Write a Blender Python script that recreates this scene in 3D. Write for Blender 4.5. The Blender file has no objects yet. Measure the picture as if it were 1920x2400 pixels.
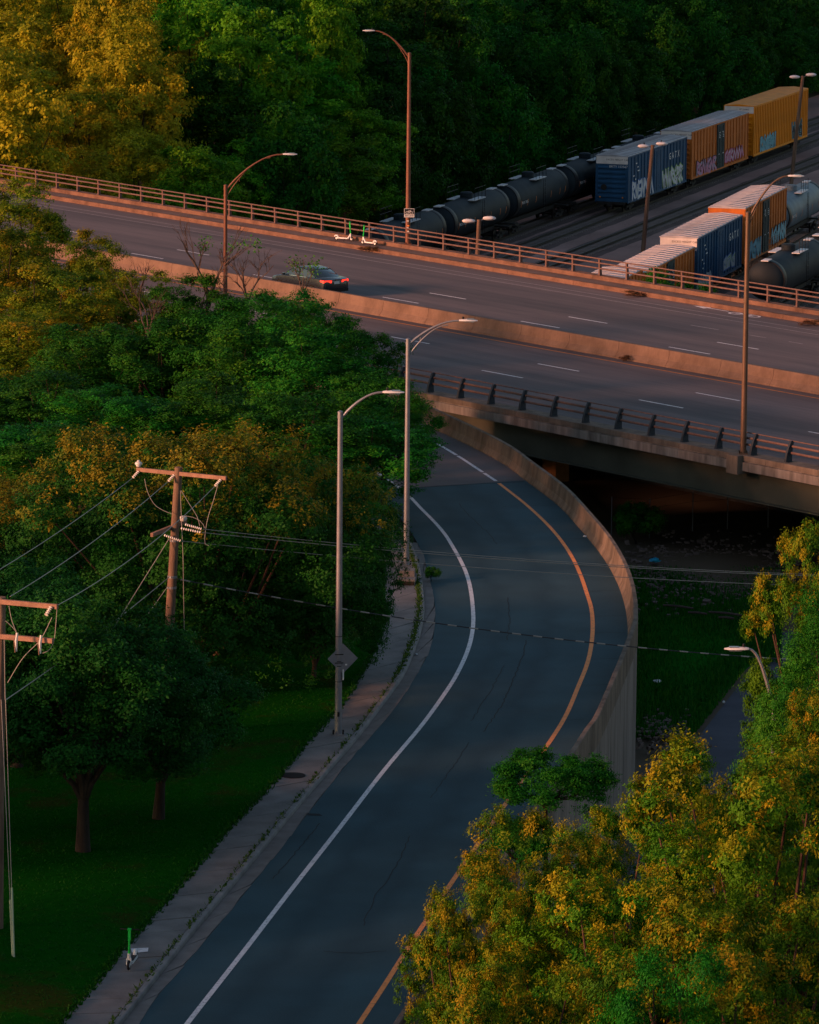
import bpy, math, random
import numpy as np
from mathutils import Matrix, Vector
random.seed(7)
R = math.radians
scene = bpy.context.scene
C = scene.collection

# ------------------------------------------------------------------ camera
FPX, YH, CAMH, ROLL = 11900.0, -900.0, 38.5, R(0.5)
PITCH = math.atan((1200 - YH) / FPX)
cam_d = bpy.data.cameras.new('camera')
cam = bpy.data.objects.new('camera', cam_d)
C.objects.link(cam)
cam_d.sensor_fit = 'VERTICAL'
cam_d.sensor_height = 36.0
cam_d.sensor_width = 28.8
cam_d.lens = FPX / 2400 * 36.0
cam_d.clip_start = 1.0
cam_d.clip_end = 9000.0
CAMROT = Matrix.Rotation(math.pi / 2 - PITCH, 3, 'X') @ Matrix.Rotation(ROLL, 3, 'Z')
cam.matrix_world = Matrix.Translation((0, 0, CAMH)) @ CAMROT.to_4x4()
scene.camera = cam

# ------------------------------------------------------------------ world, sun
SUN_FROM = Vector((-0.90, -0.43, 0.0)).normalized()
SUN_EL = R(12.5)
world = bpy.data.worlds.new('World')
scene.world = world
world.use_nodes = True
nt = world.node_tree
sky = nt.nodes.new('ShaderNodeTexSky')
sky.sky_type = 'NISHITA'
sky.sun_disc = False
sky.sun_elevation = SUN_EL
sky.sun_rotation = math.atan2(SUN_FROM.x, SUN_FROM.y)
sky.air_density = 1.0
sky.dust_density = 1.0
sky.ozone_density = 0.7
bg = nt.nodes['Background']
bg.inputs['Strength'].default_value = 0.10
nt.links.new(sky.outputs['Color'], bg.inputs['Color'])
sun_d = bpy.data.lights.new('sun', 'SUN')
sun_d.energy = 5.0
sun_d.angle = R(9.0)
sun_d.color = (1.0, 0.42, 0.23)
sun = bpy.data.objects.new('sun', sun_d)
C.objects.link(sun)
sd = SUN_FROM * math.cos(SUN_EL) + Vector((0, 0, math.sin(SUN_EL)))
sun.rotation_euler = sd.to_track_quat('Z', 'Y').to_euler()
sun.location = (-60, 60, 90)
scene.cycles.max_bounces = 4
scene.cycles.diffuse_bounces = 2
scene.cycles.glossy_bounces = 2
scene.cycles.transmission_bounces = 2
scene.cycles.caustics_reflective = False
scene.cycles.caustics_refractive = False
vs = scene.view_settings
vs.view_transform = 'Standard'
vs.look = 'None'
vs.exposure = 0.7
vs.gamma = 1.0
vs.use_curve_mapping = False

# ------------------------------------------------------------------ geometry helpers
def ray(x, y):
    return CAMROT @ Vector(((x - 960) / FPX, (1200 - y) / FPX, -1.0))
def P(x, y, z=0.0):                       # photograph point on the level z
    d = ray(x, y); t = (z - CAMH) / d.z
    return Vector((t * d.x, t * d.y, z))
def D(x, y, Y):                           # photograph point at the distance Y
    d = ray(x, y); t = Y / d.y
    return Vector((t * d.x, Y, CAMH + t * d.z))

def catmull(pts, step):
    p = [Vector(q) for q in pts]
    p = [p[0] * 2 - p[1]] + p + [p[-1] * 2 - p[-2]]
    fine = []
    for i in range(1, len(p) - 2):
        for k in range(24):
            t = k / 24
            a, b, c, d = p[i - 1], p[i], p[i + 1], p[i + 2]
            fine.append(0.5 * ((2 * b) + (c - a) * t + (2 * a - 5 * b + 4 * c - d) * t * t + (3 * b - a - 3 * c + d) * t ** 3))
    fine.append(p[-2])
    for _ in range(30):
        fine = [fine[0]] + [(fine[i - 1] + fine[i] * 2 + fine[i + 1]) / 4 for i in range(1, len(fine) - 1)] + [fine[-1]]
    return resample(fine, step)
def resample(fine, step):
    L = [0.0]
    for i in range(1, len(fine)): L.append(L[-1] + (fine[i] - fine[i - 1]).length)
    n = max(2, int(round(L[-1] / step)))
    out, j = [], 0
    for k in range(n + 1):
        s = L[-1] * k / n
        while j < len(L) - 2 and L[j + 1] < s: j += 1
        f = (s - L[j]) / max(1e-9, L[j + 1] - L[j])
        out.append(fine[j].lerp(fine[j + 1], f))
    return out
def normals(path):                        # right-hand horizontal normals
    o = []
    for i in range(len(path)):
        d = path[min(i + 1, len(path) - 1)] - path[max(i - 1, 0)]
        d = Vector((d.x, d.y, 0)).normalized()
        o.append(Vector((d.y, -d.x, 0)))
    return o
def offset(path, d, dz=0.0):
    return [p + n * d + Vector((0, 0, dz)) for p, n in zip(path, normals(path))]

class MB:
    def __init__(s): s.v, s.f, s.m = [], [], []
    def add(s, vs_, fs, m=0):
        o = len(s.v); s.v += [tuple(q) for q in vs_]
        for f in fs: s.f.append([i + o for i in f]); s.m.append(m)
        return s
    def box(s, c, size, rot=None, m=0):
        hx, hy, hz = size[0] / 2, size[1] / 2, size[2] / 2
        q = [Vector((x, y, z)) for z in (-hz, hz) for x, y in ((-hx, -hy), (hx, -hy), (hx, hy), (-hx, hy))]
        if rot is not None:
            if isinstance(rot, (int, float)): rot = Matrix.Rotation(rot, 3, 'Z')
            q = [rot @ a for a in q]
        c = Vector(c)
        return s.add([a + c for a in q], [[3, 2, 1, 0], [4, 5, 6, 7], [0, 1, 5, 4], [1, 2, 6, 5], [2, 3, 7, 6], [3, 0, 4, 7]], m)
    def mm(s, a, b, m=0):
        return s.box([(a[i] + b[i]) / 2 for i in range(3)], [abs(b[i] - a[i]) for i in range(3)], None, m)
    def tube(s, pts, rad, n=8, m=0, cap=True):
        pts = [Vector(p) for p in pts]
        if isinstance(rad, (int, float)): rad = [rad] * len(pts)
        vs_, up = [], None
        for i, p in enumerate(pts):
            d = (pts[min(i + 1, len(pts) - 1)] - pts[max(i - 1, 0)])
            d = d.normalized() if d.length > 1e-9 else Vector((0, 0, 1))
            if up is None:
                up = d.orthogonal().normalized()
            u = (up - d * up.dot(d)); u = u.normalized() if u.length > 1e-6 else d.orthogonal().normalized()
            up = u
            w = d.cross(u)
            for k in range(n):
                a = 2 * math.pi * k / n
                vs_.append(p + (u * math.cos(a) + w * math.sin(a)) * rad[i])
        fs = []
        for i in range(len(pts) - 1):
            for k in range(n):
                k2 = (k + 1) % n
                fs.append([i * n + k, i * n + k2, (i + 1) * n + k2, (i + 1) * n + k])
        if cap:
            fs.append(list(range(n))[::-1]); fs.append([(len(pts) - 1) * n + k for k in range(n)])
        return s.add(vs_, fs, m)
    def sweep(s, path, prof, m=0, cap=True, closed=True):   # prof: (right offset, height) going round
        ns = normals(path); k = len(prof); vs_ = []
        for p, n in zip(path, ns):
            for o, z in prof: vs_.append(p + n * o + Vector((0, 0, z)))
        fs = []
        for i in range(len(path) - 1):
            for j in range(k if closed else k - 1):
                j2 = (j + 1) % k
                fs.append([i * k + j, (i + 1) * k + j, (i + 1) * k + j2, i * k + j2])
        if cap and closed:
            fs.append(list(range(k))); fs.append([(len(path) - 1) * k + j for j in range(k)][::-1])
        return s.add(vs_, fs, m)
    def strip(s, a, b, m=0):              # sheet between two polylines of equal length, a on the right
        n = len(a)
        return s.add(list(a) + list(b), [[i, i + 1, n + i + 1, n + i] for i in range(n - 1)], m)
    def prism(s, poly, z0, z1, m=0):
        n = len(poly)
        vs_ = [(p[0], p[1], z0) for p in poly] + [(p[0], p[1], z1) for p in poly]
        fs = [list(range(n))[::-1], [n + i for i in range(n)]] + [[i, (i + 1) % n, n + (i + 1) % n, n + i] for i in range(n)]
        return s.add(vs_, fs, m)
    def lathe(s, prof, axis='z', n=20, c=(0, 0, 0), m=0):
        vs_ = []
        for r, h in prof:
            for k in range(n):
                a = 2 * math.pi * k / n
                q = (r * math.cos(a), r * math.sin(a), h)
                if axis == 'x': q = (q[2], q[0], q[1])
                if axis == 'y': q = (q[0], q[2], q[1])
                vs_.append((q[0] + c[0], q[1] + c[1], q[2] + c[2]))
        fs = []
        for i in range(len(prof) - 1):
            for k in range(n):
                k2 = (k + 1) % n
                fs.append([i * n + k, i * n + k2, (i + 1) * n + k2, (i + 1) * n + k])
        fs.append(list(range(n))[::-1]); fs.append([(len(prof) - 1) * n + k for k in range(n)])
        return s.add(vs_, fs, m)
    def mesh(s, name, mats, smooth=False):
        me = bpy.data.meshes.new(name)
        me.from_pydata(s.v, [], s.f)
        for mt in (mats if isinstance(mats, (list, tuple)) else [mats]): me.materials.append(mt)
        if any(s.m): me.polygons.foreach_set('material_index', s.m)
        import bmesh
        bm = bmesh.new(); bm.from_mesh(me)
        bmesh.ops.recalc_face_normals(bm, faces=bm.faces)
        bm.to_mesh(me); bm.free()
        if smooth:
            me.polygons.foreach_set('use_smooth', [True] * len(me.polygons))
            me.set_sharp_from_angle(angle=R(40))
        return me
    def build(s, name, mats, parent=None, smooth=False, world=False):
        return put(name, s.mesh(name, mats, smooth), parent, world)

def put(name, me, parent=None, world=False, loc=None, rot=None):
    o = bpy.data.objects.new(name, me)
    C.objects.link(o)
    if loc is not None: o.location = loc
    if rot is not None: o.rotation_euler = rot
    if parent is not None:
        o.parent = parent
        if world: o.matrix_parent_inverse = Matrix.Translation(-Vector(parent.location))
    return o
def tag(o, label=None, cat=None, group=None, kind=None):
    if label: o['label'] = label
    if cat: o['category'] = cat
    if group: o['group'] = group
    if kind: o['kind'] = kind
    return o
def thing(name, label, cat, loc=(0, 0, 0), rz=0.0, group=None, scale=1.0):
    o = bpy.data.objects.new(name, None)
    o.empty_display_size = 0.3
    C.objects.link(o)
    o.location = loc; o.rotation_euler = (0, 0, rz)
    o.scale = (scale, scale, scale) if isinstance(scale, (int, float)) else scale
    return tag(o, label, cat, group)
def struct(o): o['kind'] = 'structure'; return o
def copy_tree(o, parent=None):
    c = o.copy(); C.objects.link(c); c.parent = parent
    for ch in list(o.children): copy_tree(ch, c)
    return c
_txt = {}
def text_mesh(body, size, mat, bold=0.0):
    k = (body, size, mat.name)
    if k in _txt: return _txt[k]
    cu = bpy.data.curves.new('lettering', 'FONT')
    cu.body = body; cu.size = size; cu.align_x = 'CENTER'; cu.align_y = 'CENTER'
    cu.resolution_u = 2; cu.offset = bold; cu.extrude = 0.002
    o = bpy.data.objects.new('lettering', cu); C.objects.link(o)
    me = bpy.data.meshes.new_from_object(o.evaluated_get(bpy.context.evaluated_depsgraph_get()))
    bpy.data.objects.remove(o); me.materials.clear(); me.materials.append(mat)
    _txt[k] = me
    return me

# ------------------------------------------------------------------ materials
def M(name, col, rough=0.75, var=0.18, scale=2.0, bump=0.0, metal=0.0, spec=0.14, stretch=(1, 1, 1), fine=30.0, hue=None, emit=None):
    m = bpy.data.materials.new(name); m.use_nodes = True
    t = m.node_tree; b = t.nodes['Principled BSDF']
    b.inputs['Roughness'].default_value = rough
    b.inputs['Metallic'].default_value = metal
    b.inputs['Specular IOR Level'].default_value = spec
    tc = t.nodes.new('ShaderNodeTexCoord'); mp = t.nodes.new('ShaderNodeMapping')
    mp.inputs['Scale'].default_value = stretch
    t.links.new(tc.outputs['Object'], mp.inputs['Vector'])
    n1 = t.nodes.new('ShaderNodeTexNoise'); n1.inputs['Scale'].default_value = scale; n1.inputs['Detail'].default_value = 5
    n2 = t.nodes.new('ShaderNodeTexNoise'); n2.inputs['Scale'].default_value = fine; n2.inputs['Detail'].default_value = 3
    t.links.new(mp.outputs[0], n1.inputs['Vector']); t.links.new(mp.outputs[0], n2.inputs['Vector'])
    ad = t.nodes.new('ShaderNodeMath'); ad.operation = 'MULTIPLY_ADD'
    ad.inputs[1].default_value = 0.35
    t.links.new(n2.outputs[0], ad.inputs[0]); t.links.new(n1.outputs[0], ad.inputs[2])
    rp = t.nodes.new('ShaderNodeValToRGB')
    c2 = hue if hue else col
    rp.color_ramp.elements[0].position = 0.42; rp.color_ramp.elements[1].position = 0.92
    rp.color_ramp.elements[0].color = tuple(max(0, c * (1 - var)) for c in col) + (1,)
    rp.color_ramp.elements[1].color = tuple(min(1, c * (1 + var)) for c in c2) + (1,)
    t.links.new(ad.outputs[0], rp.inputs[0]); t.links.new(rp.outputs[0], b.inputs['Base Color'])
    if bump:
        bn = t.nodes.new('ShaderNodeBump'); bn.inputs['Strength'].default_value = bump; bn.inputs['Distance'].default_value = 0.03
        t.links.new(n2.outputs[0], bn.inputs['Height']); t.links.new(bn.outputs[0], b.inputs['Normal'])
    if emit:
        b.inputs['Emission Color'].default_value = emit[0] + (1,); b.inputs['Emission Strength'].default_value = emit[1]
    return m

def worn_paint(name, col, under, amount=0.5, sc=6.0):
    m = M(name, col, 0.6, 0.15, 3.0); t = m.node_tree; b = t.nodes['Principled BSDF']
    src = b.inputs['Base Color'].links[0].from_socket
    tc = t.nodes.new('ShaderNodeTexCoord'); n = t.nodes.new('ShaderNodeTexNoise'); n.inputs['Scale'].default_value = sc; n.inputs['Detail'].default_value = 8; n.inputs['Roughness'].default_value = 0.7
    t.links.new(tc.outputs['Object'], n.inputs['Vector'])
    r_ = t.nodes.new('ShaderNodeValToRGB'); r_.color_ramp.elements[0].position = amount - .04; r_.color_ramp.elements[1].position = amount + .05
    t.links.new(n.outputs[0], r_.inputs[0])
    mx = t.nodes.new('ShaderNodeMix'); mx.data_type = 'RGBA'; t.links.new(r_.outputs[0], mx.inputs[0])
    mx.inputs[7].default_value = under + (1,); t.links.new(src, mx.inputs[6]); t.links.new(mx.outputs[2], b.inputs['Base Color'])
    return m
def road_mat(name, col, dark):           # asphalt with tyre-darkened wheel paths that follow the lane
    m = M(name, col, 0.8, 0.25, 0.3, 0.25, fine=16); t = m.node_tree; b = t.nodes['Principled BSDF']
    src = b.inputs['Base Color'].links[0].from_socket
    at = t.nodes.new('ShaderNodeAttribute'); at.attribute_name = 'across'
    tc = t.nodes.new('ShaderNodeTexCoord'); n = t.nodes.new('ShaderNodeTexNoise'); n.inputs['Scale'].default_value = .45; n.inputs['Detail'].default_value = 6
    t.links.new(tc.outputs['Object'], n.inputs['Vector'])
    s1 = t.nodes.new('ShaderNodeMath'); s1.operation = 'MULTIPLY_ADD'; s1.inputs[1].default_value = .22; t.links.new(n.outputs[0], s1.inputs[0]); t.links.new(at.outputs['Fac'], s1.inputs[2])
    r_ = t.nodes.new('ShaderNodeValToRGB'); e = r_.color_ramp.elements
    e[0].position = 0.0; e[0].color = (0, 0, 0, 1); e[1].position = 1.0; e[1].color = (0, 0, 0, 1)
    for p_, v in ((.34, 0), (.44, .6), (.52, .15), (.60, .2), (.70, .65), (.80, 0)):
        q = e.new(p_); q.color = (v, v, v, 1)
    t.links.new(s1.outputs[0], r_.inputs[0])
    mx = t.nodes.new('ShaderNodeMix'); mx.data_type = 'RGBA'; t.links.new(r_.outputs[0], mx.inputs[0]); t.links.new(src, mx.inputs[6]); mx.inputs[7].default_value = dark + (1,)
    t.links.new(mx.outputs[2], b.inputs['Base Color']); return m
def leaf_mat(name, a, b_, c, trans=0.28, rnd=0.25):
    m = bpy.data.materials.new(name); m.use_nodes = True
    t = m.node_tree; b = t.nodes['Principled BSDF']; out = t.nodes['Material Output']
    b.inputs['Roughness'].default_value = 0.6; b.inputs['Specular IOR Level'].default_value = 0.08
    at = t.nodes.new('ShaderNodeAttribute'); at.attribute_name = 'tint'
    rp = t.nodes.new('ShaderNodeValToRGB')
    e = rp.color_ramp.elements
    e[0].color = a + (1,); e[1].color = c + (1,); e[0].position = 0.08; e[1].position = 0.95
    q = e.new(0.5); q.color = b_ + (1,)
    t.links.new(at.outputs['Fac'], rp.inputs[0])
    oi = t.nodes.new('ShaderNodeObjectInfo')
    mr = t.nodes.new('ShaderNodeMapRange'); mr.inputs[3].default_value = 1 - rnd; mr.inputs[4].default_value = 1 + rnd
    t.links.new(oi.outputs['Random'], mr.inputs[0])
    mx = t.nodes.new('ShaderNodeHueSaturation')
    hr = t.nodes.new('ShaderNodeMapRange'); hr.inputs[3].default_value = 0.485; hr.inputs[4].default_value = 0.512
    t.links.new(oi.outputs['Random'], hr.inputs[0]); t.links.new(hr.outputs[0], mx.inputs['Hue'])
    t.links.new(mr.outputs[0], mx.inputs['Value']); t.links.new(rp.outputs[0], mx.inputs['Color'])
    t.links.new(mx.outputs[0], b.inputs['Base Color'])
    tr = t.nodes.new('ShaderNodeBsdfTranslucent'); t.links.new(mx.outputs[0], tr.inputs['Color'])
    ms = t.nodes.new('ShaderNodeMixShader'); ms.inputs[0].default_value = trans
    t.links.new(b.outputs[0], ms.inputs[1]); t.links.new(tr.outputs[0], ms.inputs[2]); t.links.new(ms.outputs[0], out.inputs[0])
    return m

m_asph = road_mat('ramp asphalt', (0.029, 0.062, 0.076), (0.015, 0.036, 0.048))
m_conc_road = M('concrete road', (0.115, 0.10, 0.10), 0.85, 0.2, 0.4, 0.15)
m_deck = M('bridge asphalt', (0.075, 0.070, 0.078), 0.8, 0.3, 0.5, 0.12, stretch=(0.05, 1, 1), fine=9, hue=(0.115, 0.092, 0.094))
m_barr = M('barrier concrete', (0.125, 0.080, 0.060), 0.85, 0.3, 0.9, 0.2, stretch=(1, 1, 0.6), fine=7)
m_parap = M('parapet concrete', (0.13, 0.10, 0.08), 0.88, 0.42, 1.6, 0.2, stretch=(1, 1, 0.25), fine=9)
m_slab = M('slab edge concrete', (0.17, 0.145, 0.13), 0.88, 0.5, 2.2, 0.2, stretch=(1, 1, 0.15), fine=8)
m_gird = M('girder paint', (0.060, 0.062, 0.048), 0.6, 0.25, 0.6)
m_wall = M('retaining wall concrete', (0.17, 0.14, 0.125), 0.9, 0.5, 1.0, 0.25, stretch=(1, 1, 0.12), fine=8)
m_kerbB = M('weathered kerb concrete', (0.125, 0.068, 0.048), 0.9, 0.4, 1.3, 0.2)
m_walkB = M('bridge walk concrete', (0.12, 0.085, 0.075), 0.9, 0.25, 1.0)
m_slabW = M('sidewalk concrete', (0.155, 0.145, 0.14), 0.9, 0.3, 0.9, 0.2, fine=18)
m_kerb = M('kerb concrete', (0.20, 0.185, 0.18), 0.9, 0.28, 1.5, 0.2)
m_gutter = M('gutter concrete', (0.165, 0.14, 0.13), 0.9, 0.25, 1.5, 0.2)
m_white = worn_paint('white road paint', (0.60, 0.58, 0.60), (0.07, 0.08, 0.09), 0.60, 9.0)
m_worn = M('worn white paint', (0.24, 0.21, 0.21), 0.7, 0.35, 4.0)
m_yellow = worn_paint('yellow road paint', (0.80, 0.25, 0.06), (0.07, 0.07, 0.07), 0.60, 9.0)
m_yelB = M('worn yellow paint', (0.42, 0.16, 0.05), 0.7, 0.3, 3.0)
m_crack = M('crack seal', (0.018, 0.02, 0.022), 0.8)
m_rail = M('weathered rail paint', (0.115, 0.068, 0.060), 0.55, 0.25, 5.0, metal=0.2)
m_post = M('dark rail post', (0.028, 0.034, 0.044), 0.5, 0.2, 5.0, metal=0.3)
m_galv = M('galvanised steel', (0.20, 0.20, 0.225), 0.42, 0.12, 5.0, metal=0.5)
m_brown = M('brown painted pole', (0.14, 0.06, 0.04), 0.5, 0.2, 2.0, metal=0.2)
m_bronze = M('bronze pole', (0.11, 0.07, 0.05), 0.42, 0.2, 2.0, metal=0.4)
m_lens = M('lamp lens', (0.10, 0.12, 0.16), 0.2)
m_head = M('lamp head', (0.50, 0.49, 0.50), 0.4, 0.08)
m_dark = M('black plastic', (0.012, 0.012, 0.014), 0.5)
m_wood = M('weathered pole wood', (0.135, 0.085, 0.06), 0.9, 0.5, 4.0, 0.4, stretch=(1, 1, 0.15), fine=20)
m_arm = M('weathered crossarm wood', (0.22, 0.125, 0.09), 0.9, 0.35, 3.0, 0.3)
m_porc = M('porcelain', (0.55, 0.52, 0.50), 0.25, 0.08)
m_wire = M('aluminium wire', (0.30, 0.27, 0.24), 0.5, 0.1, metal=0.3)
m_cable = M('black cable', (0.035, 0.035, 0.04), 0.6)
m_guard = M('pale guy guard', (0.34, 0.38, 0.25), 0.5, 0.15)
m_grass = worn_paint('lawn', (0.004, 0.052, 0.003), (0.022, 0.034, 0.006), 0.57, 0.22)
m_grass.node_tree.nodes['Principled BSDF'].inputs['Specular IOR Level'].default_value = 0.0
m_blade = M('grass blades', (0.016, 0.075, 0.008), 0.8, 0.4, 1.0)
m_low = M('rough ground', (0.22, 0.16, 0.105), 0.95, 0.55, 0.25, 0.5, hue=(0.07, 0.055, 0.04), fine=6)
m_lowgrass = M('bank grass', (0.008, 0.09, 0.008), 0.95, 0.4, 0.4, 0.4, fine=15, spec=0.0)
m_gravel = M('yard gravel', (0.25, 0.155, 0.135), 0.95, 0.35, 0.12, 0.4, fine=4)
m_ballast = M('track ballast', (0.085, 0.058, 0.053), 0.95, 0.35, 0.5, 0.5, fine=6)
m_forest = M('forest floor', (0.018, 0.022, 0.010), 0.95, 0.4, 0.3)
m_tie = M('timber tie', (0.17, 0.14, 0.13), 0.95, 0.4, 1.5)
m_steel = M('rail steel', (0.014, 0.011, 0.011), 0.5, 0.3, 2.0, metal=0.5)
m_path = M('path asphalt', (0.075, 0.078, 0.095), 0.85, 0.2, 0.6, 0.2)
m_rock = M('rubble stone', (0.13, 0.098, 0.088), 0.95, 0.5, 0.8)
m_bark = M('bark', (0.028, 0.021, 0.017), 0.95, 0.4, 3.0, 0.4, stretch=(1, 1, 0.3))
m_barkR = M('reddish bark', (0.06, 0.035, 0.026), 0.95, 0.4, 3.0, 0.4, stretch=(1, 1, 0.3))
m_dead = M('dead wood', (0.07, 0.05, 0.045), 0.95, 0.3, 3.0)
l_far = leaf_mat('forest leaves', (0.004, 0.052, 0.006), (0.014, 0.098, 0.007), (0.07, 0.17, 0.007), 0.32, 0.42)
l_sunlit_green = leaf_mat('sunlit green leaves', (0.022, 0.14, 0.007), (0.07, 0.24, 0.009), (0.20, 0.36, 0.012), 0.40, 0.25)  # light fading across the wood, put into a brighter leaf colour
l_sunlit_mid = leaf_mat('sunlit compound leaves', (0.03, 0.11, 0.006), (0.13, 0.18, 0.008), (0.40, 0.20, 0.010), 0.32, 0.25)  # low sun on the left thicket, put into the leaf colour
l_sunlit = leaf_mat('sunlit yellow leaves', (0.13, 0.17, 0.008), (0.32, 0.31, 0.014), (0.55, 0.42, 0.02), 0.45, 0.15)  # golden sunlight on the left of the wood, put into the leaf colour
l_mid = leaf_mat('compound leaves', (0.005, 0.070, 0.008), (0.014, 0.125, 0.008), (0.08, 0.20, 0.008), 0.28)
l_crape = leaf_mat('myrtle leaves', (0.006, 0.055, 0.006), (0.015, 0.085, 0.007), (0.20, 0.155, 0.010), 0.22, 0.1)
l_park = leaf_mat('park leaves', (0.005, 0.052, 0.007), (0.011, 0.080, 0.009), (0.040, 0.13, 0.012), 0.25, 0.1)
l_near = leaf_mat('locust leaves', (0.016, 0.100, 0.005), (0.075, 0.175, 0.006), (0.28, 0.215, 0.008), 0.30, 0.15)  # golden end tone stands in for sun on the tree tops
l_green = leaf_mat('fresh leaves', (0.008, 0.085, 0.007), (0.022, 0.145, 0.009), (0.08, 0.21, 0.012), 0.30, 0.1)

# ------------------------------------------------------------------ foliage
def fast_mesh(name, V, Q, tint, mat):
    me = bpy.data.meshes.new(name)
    nv, nq = len(V), len(Q)
    me.vertices.add(nv); me.vertices.foreach_set('co', V.astype(np.float32).ravel())
    me.loops.add(nq * 4); me.loops.foreach_set('vertex_index', Q.astype(np.int32).ravel())
    me.polygons.add(nq); me.polygons.foreach_set('loop_start', np.arange(0, nq * 4, 4, dtype=np.int32))
    me.update(calc_edges=True)
    a = me.attributes.new('tint', 'FLOAT', 'POINT'); a.data.foreach_set('value', tint.astype(np.float32))
    me.materials.append(mat)
    return me
def leaves(rng, p, nrm, size, asp, droop, tint):
    n = len(p)
    ax = rng.normal(size=(n, 3)); ax[:, 2] = ax[:, 2] * 0.6 - droop
    ax -= nrm * (ax * nrm).sum(1, keepdims=True)
    ax /= np.linalg.norm(ax, axis=1, keepdims=True) + 1e-9
    bx = np.cross(nrm, ax)
    l = (size * rng.uniform(0.6, 1.25, n))[:, None]
    w = l / asp
    V = np.stack([p - ax * l * .5, p + bx * w * .5 + nrm * l * .06, p + ax * l * .5 - nrm * l * .1, p - bx * w * .5 + nrm * l * .06], 1).reshape(-1, 3)
    Q = np.arange(n * 4).reshape(-1, 4)
    return V, Q, np.repeat(tint, 4)
def crown_mesh(name, seed, W, Hh, nl, ncl, nlf, leaf, mat, asp=1.7, droop=0.3, low=-0.75, lobe=0.36, clr=0.3, tips=0.0, flat=0.6, updir=0.35, tipz=0.2):
    rng = np.random.default_rng(seed)
    rx, rz = W / 2, Hh / 2
    u = low + (1 - low) * (np.arange(nl) + rng.uniform(0, 1, nl)) / nl
    ph = np.arange(nl) * 2.39996 + rng.uniform(-.5, .5, nl)
    rr = rng.uniform(0.58, 0.98, nl); rr[::6] *= 0.5
    st = np.sqrt(np.clip(1 - u * u, 0.04, 1))
    cen = np.stack([rx * rr * st * np.cos(ph), rx * rr * st * np.sin(ph), rz * rr * u], 1)
    cen += rng.normal(size=cen.shape) * np.array([rx, rx, rz]) * 0.05
    lr = lobe * rx * rng.uniform(0.55, 1.25, nl)
    out = cen / (np.linalg.norm(cen, axis=1, keepdims=True) + 1e-6)
    k = np.repeat(np.arange(nl), ncl)
    d = rng.normal(size=(nl * ncl, 3)) + out[k] * 0.8 + np.array([0, 0, updir])
    d /= np.linalg.norm(d, axis=1, keepdims=True)
    cl = cen[k] + d * (lr[k] * rng.uniform(0.45, 1.08, nl * ncl))[:, None] * np.array([1, 1, 0.85])
    ct = rng.uniform(0, 1, nl)[k] * 0.45 + rng.uniform(0, 1, nl * ncl) * 0.4
    j = np.repeat(np.arange(nl * ncl), nlf)
    n = len(j)
    sg = clr * rng.uniform(0.6, 1.3, nl * ncl)[j][:, None]
    p = cl[j] + rng.normal(size=(n, 3)) * sg * np.array([1, 1, flat])
    nr = d[j] * 0.9 + rng.normal(size=(n, 3)) * 0.42 + np.array([0, 0, 0.4])
    nr /= np.linalg.norm(nr, axis=1, keepdims=True)
    tint = ct[j] * 0.75 + rng.uniform(0, 1, n) * 0.25
    if tips > 0:                                   # flowering tips on upper twigs; on the locusts, sunlit tops put into the colour
        top = (cl[:, 2] / rz + 0.55 * np.linalg.norm(cl[:, :2], axis=1) / rx)
        isT = (rng.uniform(0, 1, nl * ncl) < tips * np.clip(cl[:, 2] / rz - tipz, 0, 0.7) * 1.6)
        cu = rng.uniform(0, 1, nl * ncl)[j]
        tint = np.where(isT[j], 0.52 + 0.38 * cu + 0.1 * rng.uniform(0, 1, n), tint * 0.62)
        p[:, 2] += np.where(isT[j], rng.uniform(0, 1, n) * leaf * 2.2, 0)
    V, Q, T = leaves(rng, p, nr, leaf, asp, droop, tint)
    return fast_mesh(name, V, Q, T, mat), cen
def trunk_mesh(name, seed, h0, cen, zc, r, mat, fork=None, n=7, limbs=9):
    rnd = random.Random(seed)
    mb = MB()
    top = Vector((cen[:, 0].mean(), cen[:, 1].mean(), zc))
    fz = fork if fork else h0
    f = Vector((rnd.uniform(-.2, .2), rnd.uniform(-.2, .2), fz))
    mb.tube([(0, 0, -0.4), (0, 0, 0.15), (f.x * .5, f.y * .5, fz * .55), f], [r * 1.5, r * 1.12, r * 0.92, r * 0.8], n + 2)
    idx = [i for i in range(len(cen)) if cen[i][2] > -0.15 * abs(cen[:, 2]).max()]; rnd.shuffle(idx)
    for i in idx[:limbs]:
        e = Vector(cen[i]) + Vector((0, 0, zc))
        mid = f.lerp(e, 0.5) + Vector((rnd.uniform(-.3, .3), rnd.uniform(-.3, .3), -abs(e.z - f.z) * 0.08))
        q = f + (mid - f) * 0.25 + Vector((0, 0, 0.1))
        mb.tube([f - Vector((0, 0, .15)), q, mid, e], [r * .55, r * .46, r * .3, r * .1], n - 1)
    return mb.mesh(name, mat, True)
class TreeKind:
    def __init__(s, name, seed, W, Hc, trunk_h, nl, ncl, nlf, leaf, mat, r=0.2, bark=None, fork=None, limbs=9, **kw):
        s.W, s.top = W, trunk_h + Hc
        s.zc = trunk_h + Hc / 2
        s.crown, cen = crown_mesh('crown', seed, W, Hc, nl, ncl, nlf, leaf, mat, **kw)
        s.trunk = trunk_mesh('trunk', seed, trunk_h + Hc * 0.18, cen, s.zc, r, bark or m_bark, fork, limbs=limbs)
    def plant(s, name, label, base, width, top_z, rz, group=None, cat='tree'):
        hs = (top_z - base[2]) / s.top; ws = width / s.W
        t = thing(name, label, cat, base, rz, group, (ws, ws, hs))
        put('trunk', s.trunk, t)
        put('crown', s.crown, t).location = (0, 0, s.zc)
        return t
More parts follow.
